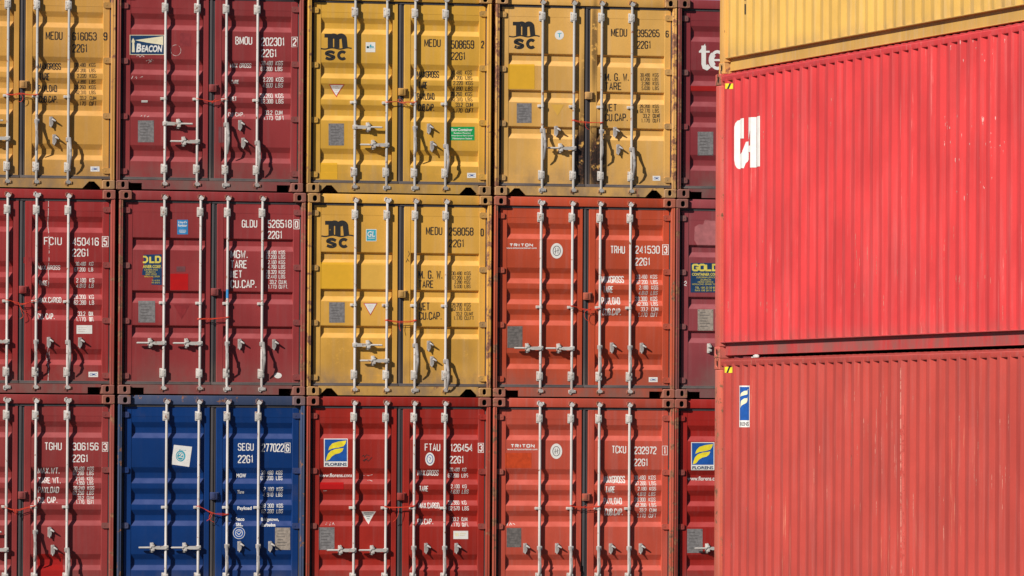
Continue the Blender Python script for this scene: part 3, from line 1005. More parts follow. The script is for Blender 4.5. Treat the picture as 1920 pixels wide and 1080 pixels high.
b = Box(4, 1, 'A', 'R', (130, 48, 54), 'dark maroon container with large white letters, half hidden behind the long containers', rust=0.12, dirt=0.5, frame_rust=0.75)
b.handles([(AC, 1, ZL), (DN, -1, ZL), (DN, -1, ZL), (DN, -1, ZL)])
def big_t(x0, y0, x1, y1):
    w, h = x1-x0, y1-y0
    return [ribbon([(x0+w*.42, y0+h*.06), (x0+w*.42, y0+h*.78), (x0+w*.50, y0+h*.90), (x0+w*.70, y0+h*.94), (x0+w*.92, y0+h*.86)], w*.40),
            ribbon([(x0, y0+h*.30), (x0+w*.95, y0+h*.30)], h*.075), [[(x0+w*.02, y0+h*.28), (x0+w*.55, y0-h*.02), (x0+w*.55, y0+h*.28)]]]
def big_e(x0, y0, x1, y1):
    cx_, cy_ = (x0+x1)/2, (y0+y1)/2
    rx_, ry_ = (x1-x0)/2*0.80, (y1-y0)/2*0.86
    P = arc(cx_, cy_, rx_, ry_, 0, 325, 18)
    return [ribbon(P, (x1-x0)*0.20), ribbon([(x0+(x1-x0)*.12, cy_), (x1-(x1-x0)*.02, cy_)], (y1-y0)*0.10), ribbon(arc(cx_, cy_, rx_*1.0, ry_*0.9, 130, 230, 8), (x1-x0)*0.36)]
b.mark('lettering', 0, (cat(big_t(1124, 235, 1184, 370), big_e(1182, 268, 1262, 372), [ribbon([(1268, 275), (1330, 368)], 22), ribbon([(1330, 275), (1268, 368)], 12)]), 'sign_white'))
M['patch_r1'] = plain('bright red touch up', lin(156, 20, 16), 0.5, var=0.05)
b.mark('paint_patch', 0, (rect(1078, 458, 1240, 486), 'patch_r1'))
b.plate(1117, 702, 1200, 828)

# ---- row 2
b = Box(0, 2, 'A', 'R', (150, 46, 46), 'red container reading 450416 with a white paper sticker, middle of the leftmost stack', rust=0.07)
b.handles([(AC, -1, ZL), (AC, -1, ZL), (DN, -1, ZL), (DN, 1, ZL)])
b.serial('white', ('FCIU', 217, 275, 305, 315), ('450416', 358, 278, 488, 318), ('5', 510, 278, 529, 318), ('22G1', 357, 333, 441, 372), True)
b.weights('white', [('MAX.GROSS', 190, 415, 300, 437), ('TARE', 192, 490, 235, 515), ('MAX.CARGO', 190, 572, 303, 600), ('CU. CAP.', 187, 652, 272, 682)],
          zip_lines([('30.480', 'KG'), ('67.200', 'LB'), ('2.180', 'KG'), ('4.810', 'LB'), ('28.300', 'KG'), ('62.390', 'LB'), ('33.2', 'CU.M.'), ('1.170', 'CU.FT.')],
                    [(398, 417), (425, 445), (478, 500), (505, 526), (560, 582), (588, 610), (643, 665), (670, 692)]), 352, 465, 441)
b.mark('sticker', 1, (rect(378, 711, 455, 753), 'sign_white'), (cat(rect(386, 720, 440, 723), rect(386, 730, 448, 733), rect(386, 740, 430, 743)), 'faintwhite'), label='white paper sticker')
b.maker(437, 941, 484, 967)
M['patch_m3'] = plain('dark red touch up', lin(132, 40, 44), 0.5)
b.mark('paint_patch', 1, (rect(116, 375, 210, 460), 'patch_m3'))
b.mark('paint_drip', 1, (strokes(3.2, [(240, 60), (238, 180), (243, 330), (240, 520)], [(238, 812), (234, 870), (240, 930), (236, 1000)], [(244, 815), (246, 880)]), 'faintwhite'))
b20 = b

b = Box(1, 2, 'B', 'R', (142, 52, 54), 'maroon container with a torn navy and yellow sign beside a bright red square patch', rust=0.09, dirt=0.35,
        frame_rust=0.8)
b.handles([(AC, -1, ZL), (AC, -1, ZL), (DN, -1, ZL), (DN, 1, ZL)])
b.mark('sticker', 0, (rect(322, 190, 375, 262), 'skyblue'), (cat(ftext("Lloyd's", 327, 196, 370, 210, 0, 0.02), ftext('Register', 326, 211, 371, 226, 0, 0.02), rect(330, 240, 366, 242), rect(330, 246, 366, 248), rect(333, 252, 362, 254)), 'sign_white'), label='sky blue sticker with white lettering')
gl = [stext('LD', 182, 367, 242, 404, 0.24), [q for q in stext('O', 152, 367, 178, 404, 0.24)[0]][3:]]
b.mark('sign', 0, (poly((156, 362), (246, 360), (246, 512), (194, 510), (205, 470), (148, 462), (150, 440), (160, 420)), 'navy'),
       (cat(stext('LD', 184, 368, 242, 404, 0.24, 0.3), strokes(8.5, [(153, 372), (166, 372), (174, 380), (174, 392), (166, 400), (152, 400)])), 'goldtext'),
       (cat(ftext('AINER CORP.', 152, 413, 243, 429, 0, 0.03), ftext('EUROPEAN OFFICE', 160, 433, 226, 441), ftext('ZURICH', 166, 444, 214, 452), ftext('HEAD OFFICE', 166, 455, 220, 463), ftext('HONG KONG  DENVER', 160, 466, 236, 474), ftext('TEL 100 20 50', 196, 486, 236, 493), ftext('FAX 100 20 51', 196, 497, 236, 504)), 'goldtext'), label='torn navy sign with yellow lettering')
M['patch_r2'] = plain('fresh red touch up', lin(178, 14, 14), 0.45, var=0.05)
b.mark('paint_patch', 0, (rect(288, 456, 376, 537), 'patch_r2'))
b.mark('paint_patch', 0, (rect(318, 420, 362, 446), 'patch_m2'))
b.mark('paint_patch', 0, (tri_down(302, 608, 384, 682), 'patch_m3'))
b.plate(130, 590, 213, 697, 'plate')
b.mark('sticker', 1, (ell(819, 959, 19, 14), 'sign_white'), (ftext('CXIC', 806, 953, 832, 964), 'faintwhite'), label='small white oval sticker')
b.serial('white', ('GLDU', 641, 190, 717, 228), ('526518', 768, 190, 888, 230), ('0', 902, 195, 919, 230), ('22G1', 768, 245, 843, 284), True)
b.weights('white', [('MGW.', 585, 340, 672, 380), ('TARE', 585, 390, 667, 430), ('NET', 585, 440, 643, 477), ('CU.CAP.', 585, 487, 715, 527)],
          zip_lines([('30.480', 'KGS'), ('67.200', 'LBS'), ('2.160', 'KGS'), ('4.760', 'LBS'), ('28.320', 'KGS'), ('62.440', 'LBS'), ('33.2', 'CU.M.'), ('1.173', 'CU FT.')],
                    [(342, 361), (365, 384), (390, 409), (413, 432), (438, 457), (461, 480), (487, 507), (511, 530)]), 764, 870, 823)
mb = MB()
mb.tube([(0, RY, -0.055), (0, RY, 0.055)], RR+0.0012, 14)
obj('tape', mb.mesh('tape'), M['skyblue'], b.door[1], (b.rodx[2], 0, 1.292))
b21 = b

b = Box(2, 2, 'C', 'T', (214, 162, 70), 'scuffed yellow container with a teal sticker and stains on its lower doors, middle row', spots=((0.45, 0.55, 0.42, 0.34, 0.16), (2.05, 0.60, 0.30, 0.28, 0.20), (1.5, 0.35, 0.4, 0.2, 0.18)), rust=0.14, dirt=0.55, frame_rust=0.7, cast_rust=0.85)
b.handles([(AC, 1, ZL), (AC, -1, 0.455), (DN, 1, ZL), (DN, 1, 0.455)])
b.mark('logo', 0, (mlogo(117, 195, 236, 268, 99, 258, 270, 122, 279, 236, 330), 'black'))
b.mark('sticker', 0, (rect(319, 236, 371, 296), 'sign_white'), (rect(322, 239, 368, 293), 'teal'), (cat(ftext('GL', 326, 246, 363, 274, 0.15, 0.02), rect(328, 279, 362, 282)), 'sign_white'), label='teal sticker with white letters')
b.mark('paint_patch', 0, (rect(92, 400, 258, 531), 'patch_y1'))
b.mark('paint_patch', 0, (rect(300, 404, 418, 531), 'patch_y2'))
b.plate(137, 597, 214, 698)
b.mark('warning_sticker', 0, (tri_down(306, 601, 376, 663), 'warnred'), (tri_down(306, 601, 376, 663, 3), 'sign_white'), (cat(rect(328, 614, 356, 617), rect(332, 624, 351, 627), rect(337, 634, 347, 637)), 'faintwhite'))
b.serial('black', ('MEDU', 615, 225, 696, 265), ('258058', 728, 228, 850, 268), ('0', 884, 233, 901, 272), ('22G1', 728, 287, 806, 326), False)
b.weights('black', [('M. G. W.', 578, 440, 698, 482), ('TARE', 578, 489, 653, 527), ('NET', 580, 598, 634, 637), ('CU.CAP.', 580, 645, 694, 684)],
          zip_lines(NUMB, [(445, 464), (468, 486), (489, 506), (510, 528), (600, 619), (622, 640), (645, 663), (666, 685)]), 742, 852, 805)
b.mark('scrawl', 1, (strokes(2.6, [(528, 345), (534, 360), (526, 372)], [(516, 400), (524, 385), (532, 396), (520, 378)]), 'black'))
b22 = b

b = Box(3, 2, 'A', 'R', (184, 74, 46), 'rust-orange container reading 241530 with a white oval emblem, middle row', rust=0.08, dirt=0.35, frame_rust=0.6)
b.handles([(AC, -1, ZL-0.02), (AC, -1, ZL-0.02), (DN, -1, ZL), (DN, -1, ZL)])
def triton(x0, y0, x1, y1):
    g = stext('TRITON', x0, y0, x1, y1, 0.26, 0.55)
    return g
b.mark('logo', 0, (cat(triton(106, 307, 222, 322), ftext('www.tritoncontainer.com', 90, 325, 240, 333, 0, 0.02)), 'white'))
def oval(cx_, cy_, rx_, ry_):
    return [(ell(cx_, cy_, rx_, ry_), 'sign_white'), (cat(ring(cx_, cy_, rx_*0.60, ry_*0.62, 4), strokes(3, [(cx_-6, cy_-14), (cx_-6, cy_+14)], [(cx_+6, cy_-14), (cx_+6, cy_+14)], [(cx_-12, cy_+4), (cx_+12, cy_-4)])), 'plate')]
b.mark('emblem', 0, *oval(339, 343, 30, 38), label='white oval emblem')
b.plate(95, 715, 170, 822, 'plate_dark')
b.serial('white', ('TRHU', 604, 318, 676, 357), ('241530', 726, 318, 848, 357), ('3', 867, 318, 885, 357), ('22G1', 725, 377, 803, 416), True)
b.weights('white', [('MAXGROSS', 563, 467, 674, 502), ('TARE', 568, 517, 619, 550), ('PAYLOAD', 563, 572, 655, 608), ('CUB.CAP.', 567, 627, 660, 662)],
          zip_lines(NUMT, [(461, 481), (487, 507), (514, 534), (541, 561), (569, 591), (595, 615), (621, 642), (648, 669)]), 717, 840, 806)
b.maker(793, 967, 837, 991)
b23 = b

b = Box(4, 2, 'B', 'R', (140, 62, 68), 'dusty maroon container with a whole navy and yellow sign, half hidden', rust=0.08, dirt=0.55, fade=0.4, frame_rust=0.75)
b.handles([(AC, 1, ZL-0.02), (DN, 1, ZL), (DN, -1, ZL), (DN, -1, ZL)])
obj('handle_catch', cached(('handle_catch', 1), lambda: latch_mb(True)), M['fitting'], b.door[0], (0.468, 0, ZL))
b.mark('sign', 0, (rect(1000, 403, 1146, 549), 'navy'), (stext('GOLD', 1007, 407, 1140, 444, 0.24, 0.30), 'goldtext'),
       (cat(ftext('CONTAINER CORP.', 1007, 452, 1140, 466, 0, 0.03), ftext('EUROPEAN OFFICE', 1030, 470, 1120, 478), ftext('ZURICH', 1048, 482, 1100, 490), ftext('HEAD OFFICE', 1036, 493, 1112, 501), ftext('HONG KONG  DENVER  TOKYO', 1008, 504, 1140, 512), ftext('TEL 100 20 50 80', 1022, 520, 1124, 530), ftext('FAX 100 20 51 90', 1022, 534, 1124, 543)), 'goldtext'), label='navy sign with yellow lettering')
M['ghost'] = plain('bleached ghost of a sticker', lin(168, 98, 102), 0.7)
b.mark('paint_patch', 0, (poly((1020, 225), (1040, 212), (1062, 214), (1070, 190), (1150, 196), (1150, 322), (1036, 322), (1018, 290)), 'ghost'))
b.plate(1035, 632, 1112, 737, 'plate_tan')
b.mark('chalk_mark', 0, (strokes(3, [(966, 500), (976, 492), (980, 502), (968, 512), (980, 516)]), 'white'))

# ---- row 3
b = Box(0, 3, 'A', 'R', (140, 52, 52), 'maroon container reading 306156, bottom of the first stack', rust=0.09)
b.handles([(AC, 1, Z1), (AC, -1, Z2), (DN, -1, Z1), (DN, 1, Z2)])
b.serial('white', ('TGHU', 250, 328, 347, 372), ('306156', 407, 330, 554, 373), ('3', 580, 333, 601, 374), ('22G1', 405, 397, 498, 440), True)
b.weights('white', [('MAX.WT.', 215, 470, 340, 505), ('TARE WT.', 217, 525, 343, 560), ('PAYLOAD', 215, 578, 333, 613), ('CU. CAP.', 215, 635, 325, 670)],
          zip_lines([('30.480', 'KGS'), ('67.200', 'LBS'), ('2.240', 'KGS'), ('4.950', 'LBS'), ('28.240', 'KGS'), ('62.250', 'LBS'), ('33.2', 'CU.M'), ('1.170', 'CU.FT')],
                    [(465, 487), (490, 513), (522, 543), (547, 567), (574, 597), (601, 624), (630, 650), (654, 675)]), 398, 530, 492)
b.mark('paint_patch', 1, (rect(215, 955, 356, 1085), 'patch_r1'))
b30 = b

b = Box(1, 3, 'A', 'R', (0, 49, 110), 'deep blue container, the only blue one, bottom row', rust=0.06, dirt=0.28, fade=0.08, frame_rust=0.35, frame_col=(58, 72, 104), cast_rust=0.75)
b.handles([(AC, -1, ZL), (AC, -1, ZL), (DN, -1, ZL+0.02), (DN, -1, ZL+0.02)])
b.mark('sticker', 0, (poly((348, 342), (450, 353), (434, 466), (333, 452)), 'sign_white'), (cat(ell(386, 405, 27, 31), ftext('Eco', 378, 368, 416, 376)), 'teal'), (cat(strokes(5, [(376, 398), (384, 391), (396, 398), (386, 406), (374, 412), (398, 414)]), ring(384, 406, 19, 22, 3)), 'sign_white'), label='tilted white sticker with a teal roundel')
b.mark('emblem', 1, (ell(714, 838, 34, 34), 'sign_white'), (ell(714, 838, 31, 31), 'royal'), (cat(ring(714, 838, 20, 20, 3.5), strokes(4, [(700, 834), (714, 848), (728, 830)], [(706, 828), (722, 826)])), 'sign_white'), label='round blue and white emblem')
b.plate(917, 808, 1002, 933, 'plate_tan', 1)
b.serial('white', ('SEGU', 708, 333, 797, 375), ('277022', 842, 335, 968, 382), ('6', 977, 337, 997, 381), ('22G1', 708, 400, 797, 445), True)
g = cat(ftext('MGW', 703, 504, 758, 526, 0, 0.03), ftext('Tare', 706, 597, 745, 617, 0, 0.03), ftext('Payload', 705, 688, 785, 714, 0, 0.03), ftext('Seaco', 698, 750, 748, 770, 0, 0.03), ftext('SRL.', 698, 781, 737, 800, 0, 0.03),
        ftext('Bridgetown,', 842, 752, 942, 776, 0, 0.03), ftext('Barbados', 842, 782, 920, 802, 0, 0.03))
g += table(zip_lines([('30 480', 'KGS'), ('67 200', 'LBS'), ('2 180', 'KGS'), ('4 810', 'LBS'), ('28 300', 'KGS'), ('62 390', 'LBS')], [(487, 510), (517, 541), (580, 603), (611, 634), (673, 696), (704, 727)]), 838, 962, 926)
b.mark('weight_table', 1, (g, 'white'))
b31 = b

b = Box(2, 3, 'A', 'R', (152, 36, 26), 'bright red container with a blue sign and a white warning triangle, bottom row', rust=0.06, frame_rust=0.35, cast_rust=0.6)
b.handles([(AC, -1, ZL-0.03), (AC, -1, ZL-0.03), (DN, -1, ZL), (DN, -1, ZL)])
b.mark('sign', 0, *florens(127, 307, 261, 466), label='blue sign with a yellow flag shape')
b.mark('lettering', 0, (ftext('www.florens.com', 101, 503, 288, 524, 0, 0.015), 'white'))
b.mark('paint_patch', 0, (rect(102, 553, 238, 593), 'patch_r2'))
b.mark('warning_sticker', 0, (tri_down(334, 714, 426, 796), 'warnred'), (tri_down(336, 715, 424, 794, 2), 'sign_white'), (cat(rect(352, 722, 408, 728), rect(362, 734, 398, 738), rect(368, 744, 392, 748), rect(373, 756, 387, 760)), 'plate'))
b.plate(98, 806, 186, 933, 'plate')
b.mark('sticker', 1, (rect(855, 826, 938, 872), 'sign_white'), (cat(rect(864, 838, 884, 856), rect(890, 838, 926, 842), rect(890, 848, 918, 852)), 'cream'), label='white paper sticker')
b.mark('emblem', 1, (ell(723, 422, 26, 37), 'sign_white'), (cat(ring(723, 422, 17, 25, 4), strokes(3, [(716, 410), (728, 416), (720, 432)])), 'royal'), label='white oval emblem')
b.mark('chalk_mark', 0, (strokes(3, [(340, 408), (350, 400), (354, 412), (366, 398), (384, 404)], [(344, 432), (362, 422), (376, 434), (398, 412)], [(350, 436), (372, 418)]), 'black'))
b.mark('chalk_mark', 0, (strokes(3, [(354, 516), (366, 508), (378, 516), (404, 510)], [(372, 546), (384, 540), (402, 546)], [(138, 792), (146, 780), (150, 792)], [(160, 796), (168, 778)], [(174, 792), (182, 780), (186, 792)], [(124, 602), (144, 600)]), 'faintwhite'))
b.serial('white', ('FTAU', 694, 335, 781, 377), ('126454', 838, 337, 963, 380), ('3', 1000, 338, 1019, 380), ('22G1', 833, 405, 916, 447), True)
b.weights('white', [('MAX.GROSS', 657, 484, 775, 516), ('TARE', 663, 573, 715, 605), ('MAX.CARGO', 660, 667, 777, 700), ('CU.CAP.', 657, 758, 745, 790)],
          zip_lines([('30.480', 'KG'), ('67.200', 'LBS'), ('2.100', 'KG'), ('4.630', 'LBS'), ('28.380', 'KG'), ('62.570', 'LBS'), ('33.2', 'CU.M.'), ('1.170', 'CU.FT.')],
                    [(471, 492), (503, 526), (565, 587), (594, 617), (656, 679), (688, 711), (750, 772), (780, 802)]), 824, 942, 905)
b32 = b

b = Box(3, 3, 'A', 'R', (184, 76, 58), 'salmon-orange container with an orange touch-up square and four hanging handles', rust=0.10, fade=0.35, frame_rust=0.8)
b.handles([(DN, -1, ZL), (DN, -1, ZL), (DN, -1, ZL), (DN, -1, ZL)])
b.mark('logo', 0, (cat(triton(127, 338, 262, 358), ftext('www.tritoncontainer.com', 108, 362, 278, 372, 0, 0.02)), 'white'))
M['patch_o'] = plain('orange touch up', lin(190, 66, 26), 0.5)
b.mark('paint_patch', 0, (rect(96, 387, 245, 473), 'patch_o'))
b.mark('emblem', 0, *oval(384, 378, 33, 43), label='white oval emblem')
b.plate(104, 810, 187, 918, 'plate_dark')
b.mark('chalk_mark', 0, (strokes(3, [(108, 796), (114, 780)], [(122, 796), (130, 782), (136, 794)], [(142, 784), (154, 790)]), 'white'))
b.serial('white', ('TCKU', 696, 347, 777, 390), ('232972', 822, 352, 948, 395), ('1', 985, 354, 1003, 394), ('22G1', 820, 420, 902, 462), True)
b.weights('white', [('MAXGROSS', 653, 517, 775, 558), ('TARE', 660, 576, 715, 612), ('PAYLOAD', 653, 640, 757, 677), ('CUB.CAP.', 657, 700, 762, 740)],
          zip_lines(NUMT, [(515, 539), (547, 570), (578, 600), (608, 630), (639, 662), (669, 692), (699, 722), (730, 752)]), 812, 950, 908)
b33 = b

b = Box(4, 3, 'A', 'R', (152, 30, 24), 'scarlet container with a blue sign, half hidden behind the lowest long container', rust=0.07, frame_rust=0.7)
b.handles([(AC, -1, ZL), (AC, -1, ZL), (DN, -1, ZL), (DN, -1, ZL)])
b.mark('sign', 0, *florens(1142, 327, 1273, 485), label='blue sign with a yellow flag shape')
b.mark('lettering', 0, (ftext('www.florens.com', 1126, 520, 1312, 543, 0, 0.015), 'white'))
b.plate(1120, 815, 1207, 950, 'plate')

# ------------------------------------------------------------------ orange cords tied across the door gaps
def cord(bx, pts, ends, label, m='cord'):
    """pts: zoom points between the two middle rods (y, depth in front of the face added); ends: loose tails"""
    mb = MB()
    r2 = random.Random(int(pts[0][0])+bx.c*31+bx.r)
    base = None
    def P(X, Y, dep):
        fx, fy, fs = FR[bx.r][bx.c]
        a, z = on_front(fx+X/fs, fy+Y/fs, dep)
        return Vector((a, dep, z))
    main = [P(x, y, 0.018) for x, y in pts]
    o0 = main[0].copy()
    def smooth(L_):
        for _ in range(2):
            q = [L_[0]]
            for a, c in zip(L_, L_[1:]):
                q += [a*0.75+c*0.25, a*0.25+c*0.75]
            q.append(L_[-1]); L_ = q
        return L_
    mb.tube(smooth(main), 0.0046, 6)
    mb.tube(smooth([p+Vector((0, -0.008, r2.uniform(-0.02, 0.006)*(0 if i in (0, len(main)-1) else 1))) for i, p in enumerate(main)]), 0.0036, 6)
    for e in ends:
        mb.tube(smooth([P(x, y, 0.006+0.004*i) for i, (x, y) in enumerate(e)]), 0.0032, 6)
    for x in (RODX[1], RODX[2]):                        # turns round the rods
        zc = main[0].z if x == RODX[1] else main[-1].z
        for k in range(2):
            cyc = [(bx.ox+x+0.024*math.cos(q*math.pi/5), RY+0.024*math.sin(q*math.pi/5), zc+0.009*k+0.003*math.sin(q)) for q in range(11)]
            mb.tube(cyc, 0.0042, 6)
    mb.v = [(x-o0.x, y-o0.y, z-o0.z) for x, y, z in mb.v]
    o = obj('tie_cord', mb.mesh('tie_cord'), M[m], None, o0)
    tag(o, label, 'cord', 'orange cords tied between the middle rods')
    return o
cord(b10, [(38, 505), (70, 503), (95, 497), (120, 496), (150, 505), (190, 506)], [[(95, 497), (118, 506), (124, 525), (112, 545), (96, 538)], [(96, 498), (84, 512), (92, 520)]], 'orange cord across the door gap of the ochre container at the left edge')
cord(b10.__class__ and Box.__new__(Box) if False else b10, [(190, 572), (196, 574), (200, 580)], [], 'short red wisp of cord on the third rod of the ochre container') if False else None
cord_list = [
 ((1, 1), [(455, 527), (480, 530), (510, 538), (538, 540), (570, 536), (600, 530)], [[(538, 540), (548, 530), (556, 526)], [(538, 540), (530, 550), (542, 548)]], 'orange cord across the door gap of the maroon container with the lighthouse sign', 'cord'),
 ((2, 1), [(452, 546), (480, 544), (510, 540), (535, 545), (570, 547), (602, 546)], [[(520, 540), (512, 530), (530, 528), (545, 548)], [(535, 545), (550, 556), (560, 560)], [(545, 545), (575, 538), (598, 552)]], 'orange cord across the door gap of the bright yellow container with the green sticker', 'cord_pale'),
 ((3, 1), [(455, 642), (480, 645), (520, 650), (560, 653), (606, 655)], [[(520, 650), (518, 670), (528, 686), (538, 690)]], 'orange cord across the rusted door gap of the sandy yellow container', 'cord'),
 ((0, 2), [(38, 588), (60, 592), (85, 600), (110, 606), (140, 600), (168, 592)], [[(90, 598), (100, 620), (118, 645), (138, 650)], [(92, 598), (105, 640), (118, 668), (98, 680)]], 'orange cord with long loose ends on the red container at the left edge', 'cord'),
 ((1, 2), [(436, 681), (460, 676), (485, 678), (520, 676), (570, 673)], [[(478, 676), (470, 688), (486, 690)]], 'orange cord across the door gap of the ribbed maroon container', 'cord'),
 ((2, 2), [(420, 687), (450, 689), (485, 692), (520, 692), (566, 688)], [[(485, 692), (482, 715), (490, 740)]], 'orange cord across the door gap of the scuffed yellow container', 'cord'),
 ((3, 2), [(414, 617), (440, 622), (470, 630), (500, 634), (550, 628)], [[(495, 632), (478, 640), (474, 665), (485, 685), (505, 692)], [(500, 634), (512, 640), (506, 655)], [(498, 632), (514, 620)]], 'orange cord with a loop below it on the rust-orange container', 'cord'),
 ((0, 3), [(36, 697), (70, 706), (100, 708), (130, 700), (160, 692), (194, 688)], [[(80, 704), (78, 722), (92, 730), (98, 712)], [(90, 706), (84, 738)]], 'orange cord across the door gap of the lower maroon container at the left edge', 'cord'),
 ((1, 3), [(487, 690), (515, 700), (545, 716), (580, 730), (615, 738), (642, 735)], [[(560, 724), (548, 740), (546, 762), (574, 778)], [(566, 724), (556, 755), (532, 770)], [(590, 728), (625, 728), (652, 733)]], 'orange cord knotted across the door gap of the blue container', 'cord'),
 ((2, 3), [(470, 691), (500, 693), (550, 694), (600, 691), (634, 688)], [[(545, 694), (548, 720), (538, 755), (515, 776)], [(500, 693), (496, 704)]], 'orange cord across the door gap of the bright red container with the blue sign', 'cord'),
 ((3, 3), [(468, 687), (500, 690), (540, 692), (580, 691), (628, 690)], [[(495, 690), (490, 702)], [(540, 690), (548, 684)]], 'orange cord across the door gap of the salmon container', 'cord'),
]
BX = {(0, 2): b20, (1, 2): b21, (2, 2): b22, (3, 2): b23, (0, 3): b30, (1, 3): b31, (2, 3): b32, (3, 3): b33, (2, 1): b12, (3, 1): b13}
class _F:
    pass
f11 = _F(); f11.c, f11.r, f11.ox, f11.oz = 1, 1, XS[(1, 1)], 2*PIT
BX[(1, 1)] = f11
for key, pts, ends, lab, mt in cord_list:
    cord(BX[key], pts, ends, lab, mt)

# ------------------------------------------------------------------ the long containers seen from the side
LL, HC = 12.192, 2.896
SX, SY = -0.02, -17.95                                 # far bottom corner of the visible side
PCH, DEP = 0.278, 0.036
XO = 0.012                                              # how far the outer folds lie behind the castings
Y0 = -0.215                                             # first fold
def side_pts():
    """(y, x) of the corrugated side, from the far post towards the near one"""
    out = [(Y0+0.012, XO+DEP)]
    y = Y0
    n = int((LL-0.43)/PCH)
    for i in range(n):
        out += [(y, XO+DEP), (y-0.068, XO), (y-0.068-0.072, XO), (y-0.208, XO+DEP)]
        y -= PCH
    out.append((-LL+0.21, XO+DEP))
    return out
SP = side_pts()
def side_x(y, z):
    if y >= SP[0][0]: return 0.01
    for (ya, xa), (yb, xb) in zip(SP, SP[1:]):
        if yb <= y <= ya and ya-yb > 1e-6:
            return xa+(xb-xa)*(ya-y)/(ya-yb)
    return XO
PB, PT = 0.166, HC-0.078
def sidewall_mb():
    b = MB()
    zs = [PB, 0.4, 0.9, 1.4, 1.9, 2.4, PT+0.02]
    r = random.Random(3)
    vs = []
    for y, x in SP:
        for z in zs:
            vs.append((x + (r.uniform(-0.0025, 0.0025) if PB < z < PT else 0), y, z))
    n = len(zs)
    b.add(vs, [(i*n+k, i*n+k+1, (i+1)*n+k+1, (i+1)*n+k) for i in range(len(SP)-1) for k in range(n-1)])
    return b
def farside_mb():
    b = MB()
    vs = [(2.438-x, y, z) for y, x in SP for z in (PB, PT+0.02)]
    b.add(vs, [(2*i, 2*i+1, 2*i+3, 2*i+2) for i in range(len(SP)-1)])
    return b
def endwall_mb(far):
    b = MB()
    for yy, s in (((-0.06, 1),) if far else ((-LL+0.06, -1),)):
        xs = []
        x = 0.17
        while x < 2.2:
            xs += [(x, 0), (x+0.1, 0), (x+0.13, 1), (x+0.2, 1)]
            x += 0.25
        xs.append((2.27, 0))
        vs = [(x, yy-0.04*q*s, z) for x, q in xs for z in (0.12, HC-0.1)]
        b.add(vs, [(2*i, 2*i+1, 2*i+3, 2*i+2) for i in range(len(xs)-1)])
        y0, y1 = sorted((yy+0.03*s, yy-0.05*s))
        b.box(0.179, 2.259, y0, y1, HC-0.112, HC-0.02, 0.006)
        b.box(0.179, 2.259, y0, y1, 0.02, 0.135, 0.006)
    return b
def toprail_mb(near):
    b = MB()
    x = XO+0.003 if near else 2.438-XO-0.063
    b.box(x, x+0.06, -LL+0.178, -0.178, HC-0.080, HC-0.026, 0.006)
    return b
def roof_mb():
    """corrugated roof sheet whose folds end on the rail as a row of low humps"""
    b = MB()
    n = 174
    vs, fs = [], []
    for i in range(n+1):
        y = -0.19-(LL-0.38)*i/n
        hgt = HC-0.024 + 0.019*abs(math.sin((y+0.19)/0.209*math.pi))**0.6
        vs += [(XO+0.008, y, HC-0.034), (XO+0.008, y, hgt), (2.42, y, hgt)]
    for i in range(n):
        fs += [(3*i, 3*i+1, 3*i+4, 3*i+3), (3*i+1, 3*i+2, 3*i+5, 3*i+4)]
    b.add(vs, fs)
    return b
def bottomrail_mb(near):
    b = MB()
    x = XO+0.056 if near else 2.438-XO-0.062
    b.box(x, x+0.006, -LL+0.178, -0.178, 0.034, PB-0.0125)
    xa, xb = (XO-0.003, XO+0.07) if near else (2.438-XO-0.07, 2.438-XO+0.003)
    b.box(xa, xb, -LL+0.178, -0.178, PB-0.012, PB-0.001, 0.003)
    b.box(x-0.004, x+0.05, -LL+0.178, -0.178, 0.027, 0.0335, 0.002)
    return b
def floor_mb():
    b = MB()
    b.box(0.12, 2.3, -LL+0.2, -0.2, 0.13, 0.16)
    for i in range(40):
        y = -0.35-i*0.295
        b.box(0.13, 2.29, y-0.02, y+0.02, 0.04, 0.129)
    return b
def lpost_mb(far, near):
    b = MB()
    y0, y1 = (-0.19, -0.004) if far else (-LL+0.004, -LL+0.19)
    x = 0.006 if near else 2.438-0.138
    b.box(x, x+0.132, y0, y1, 0.1185, HC-0.1185, 0.010)
    if far and near:
        b.box(0.028, 0.08, -0.204, -0.1905, 0.12, HC-0.12)
    return b

def lcasting_mb(zbot, ynear):
    """casting whose visible face is the long side's (x = 0)"""
    q = casting_mb(0.089, 0.059, 0.034, 0.030, 0, 0.178, 0, 0.118, 0.0, 0.162)
    # turn the end face to look along -x: (u, d, z) -> (d, -u, z)
    q.v = [(d, -u + ynear, z+zbot) for u, d, z in q.v]
    return q

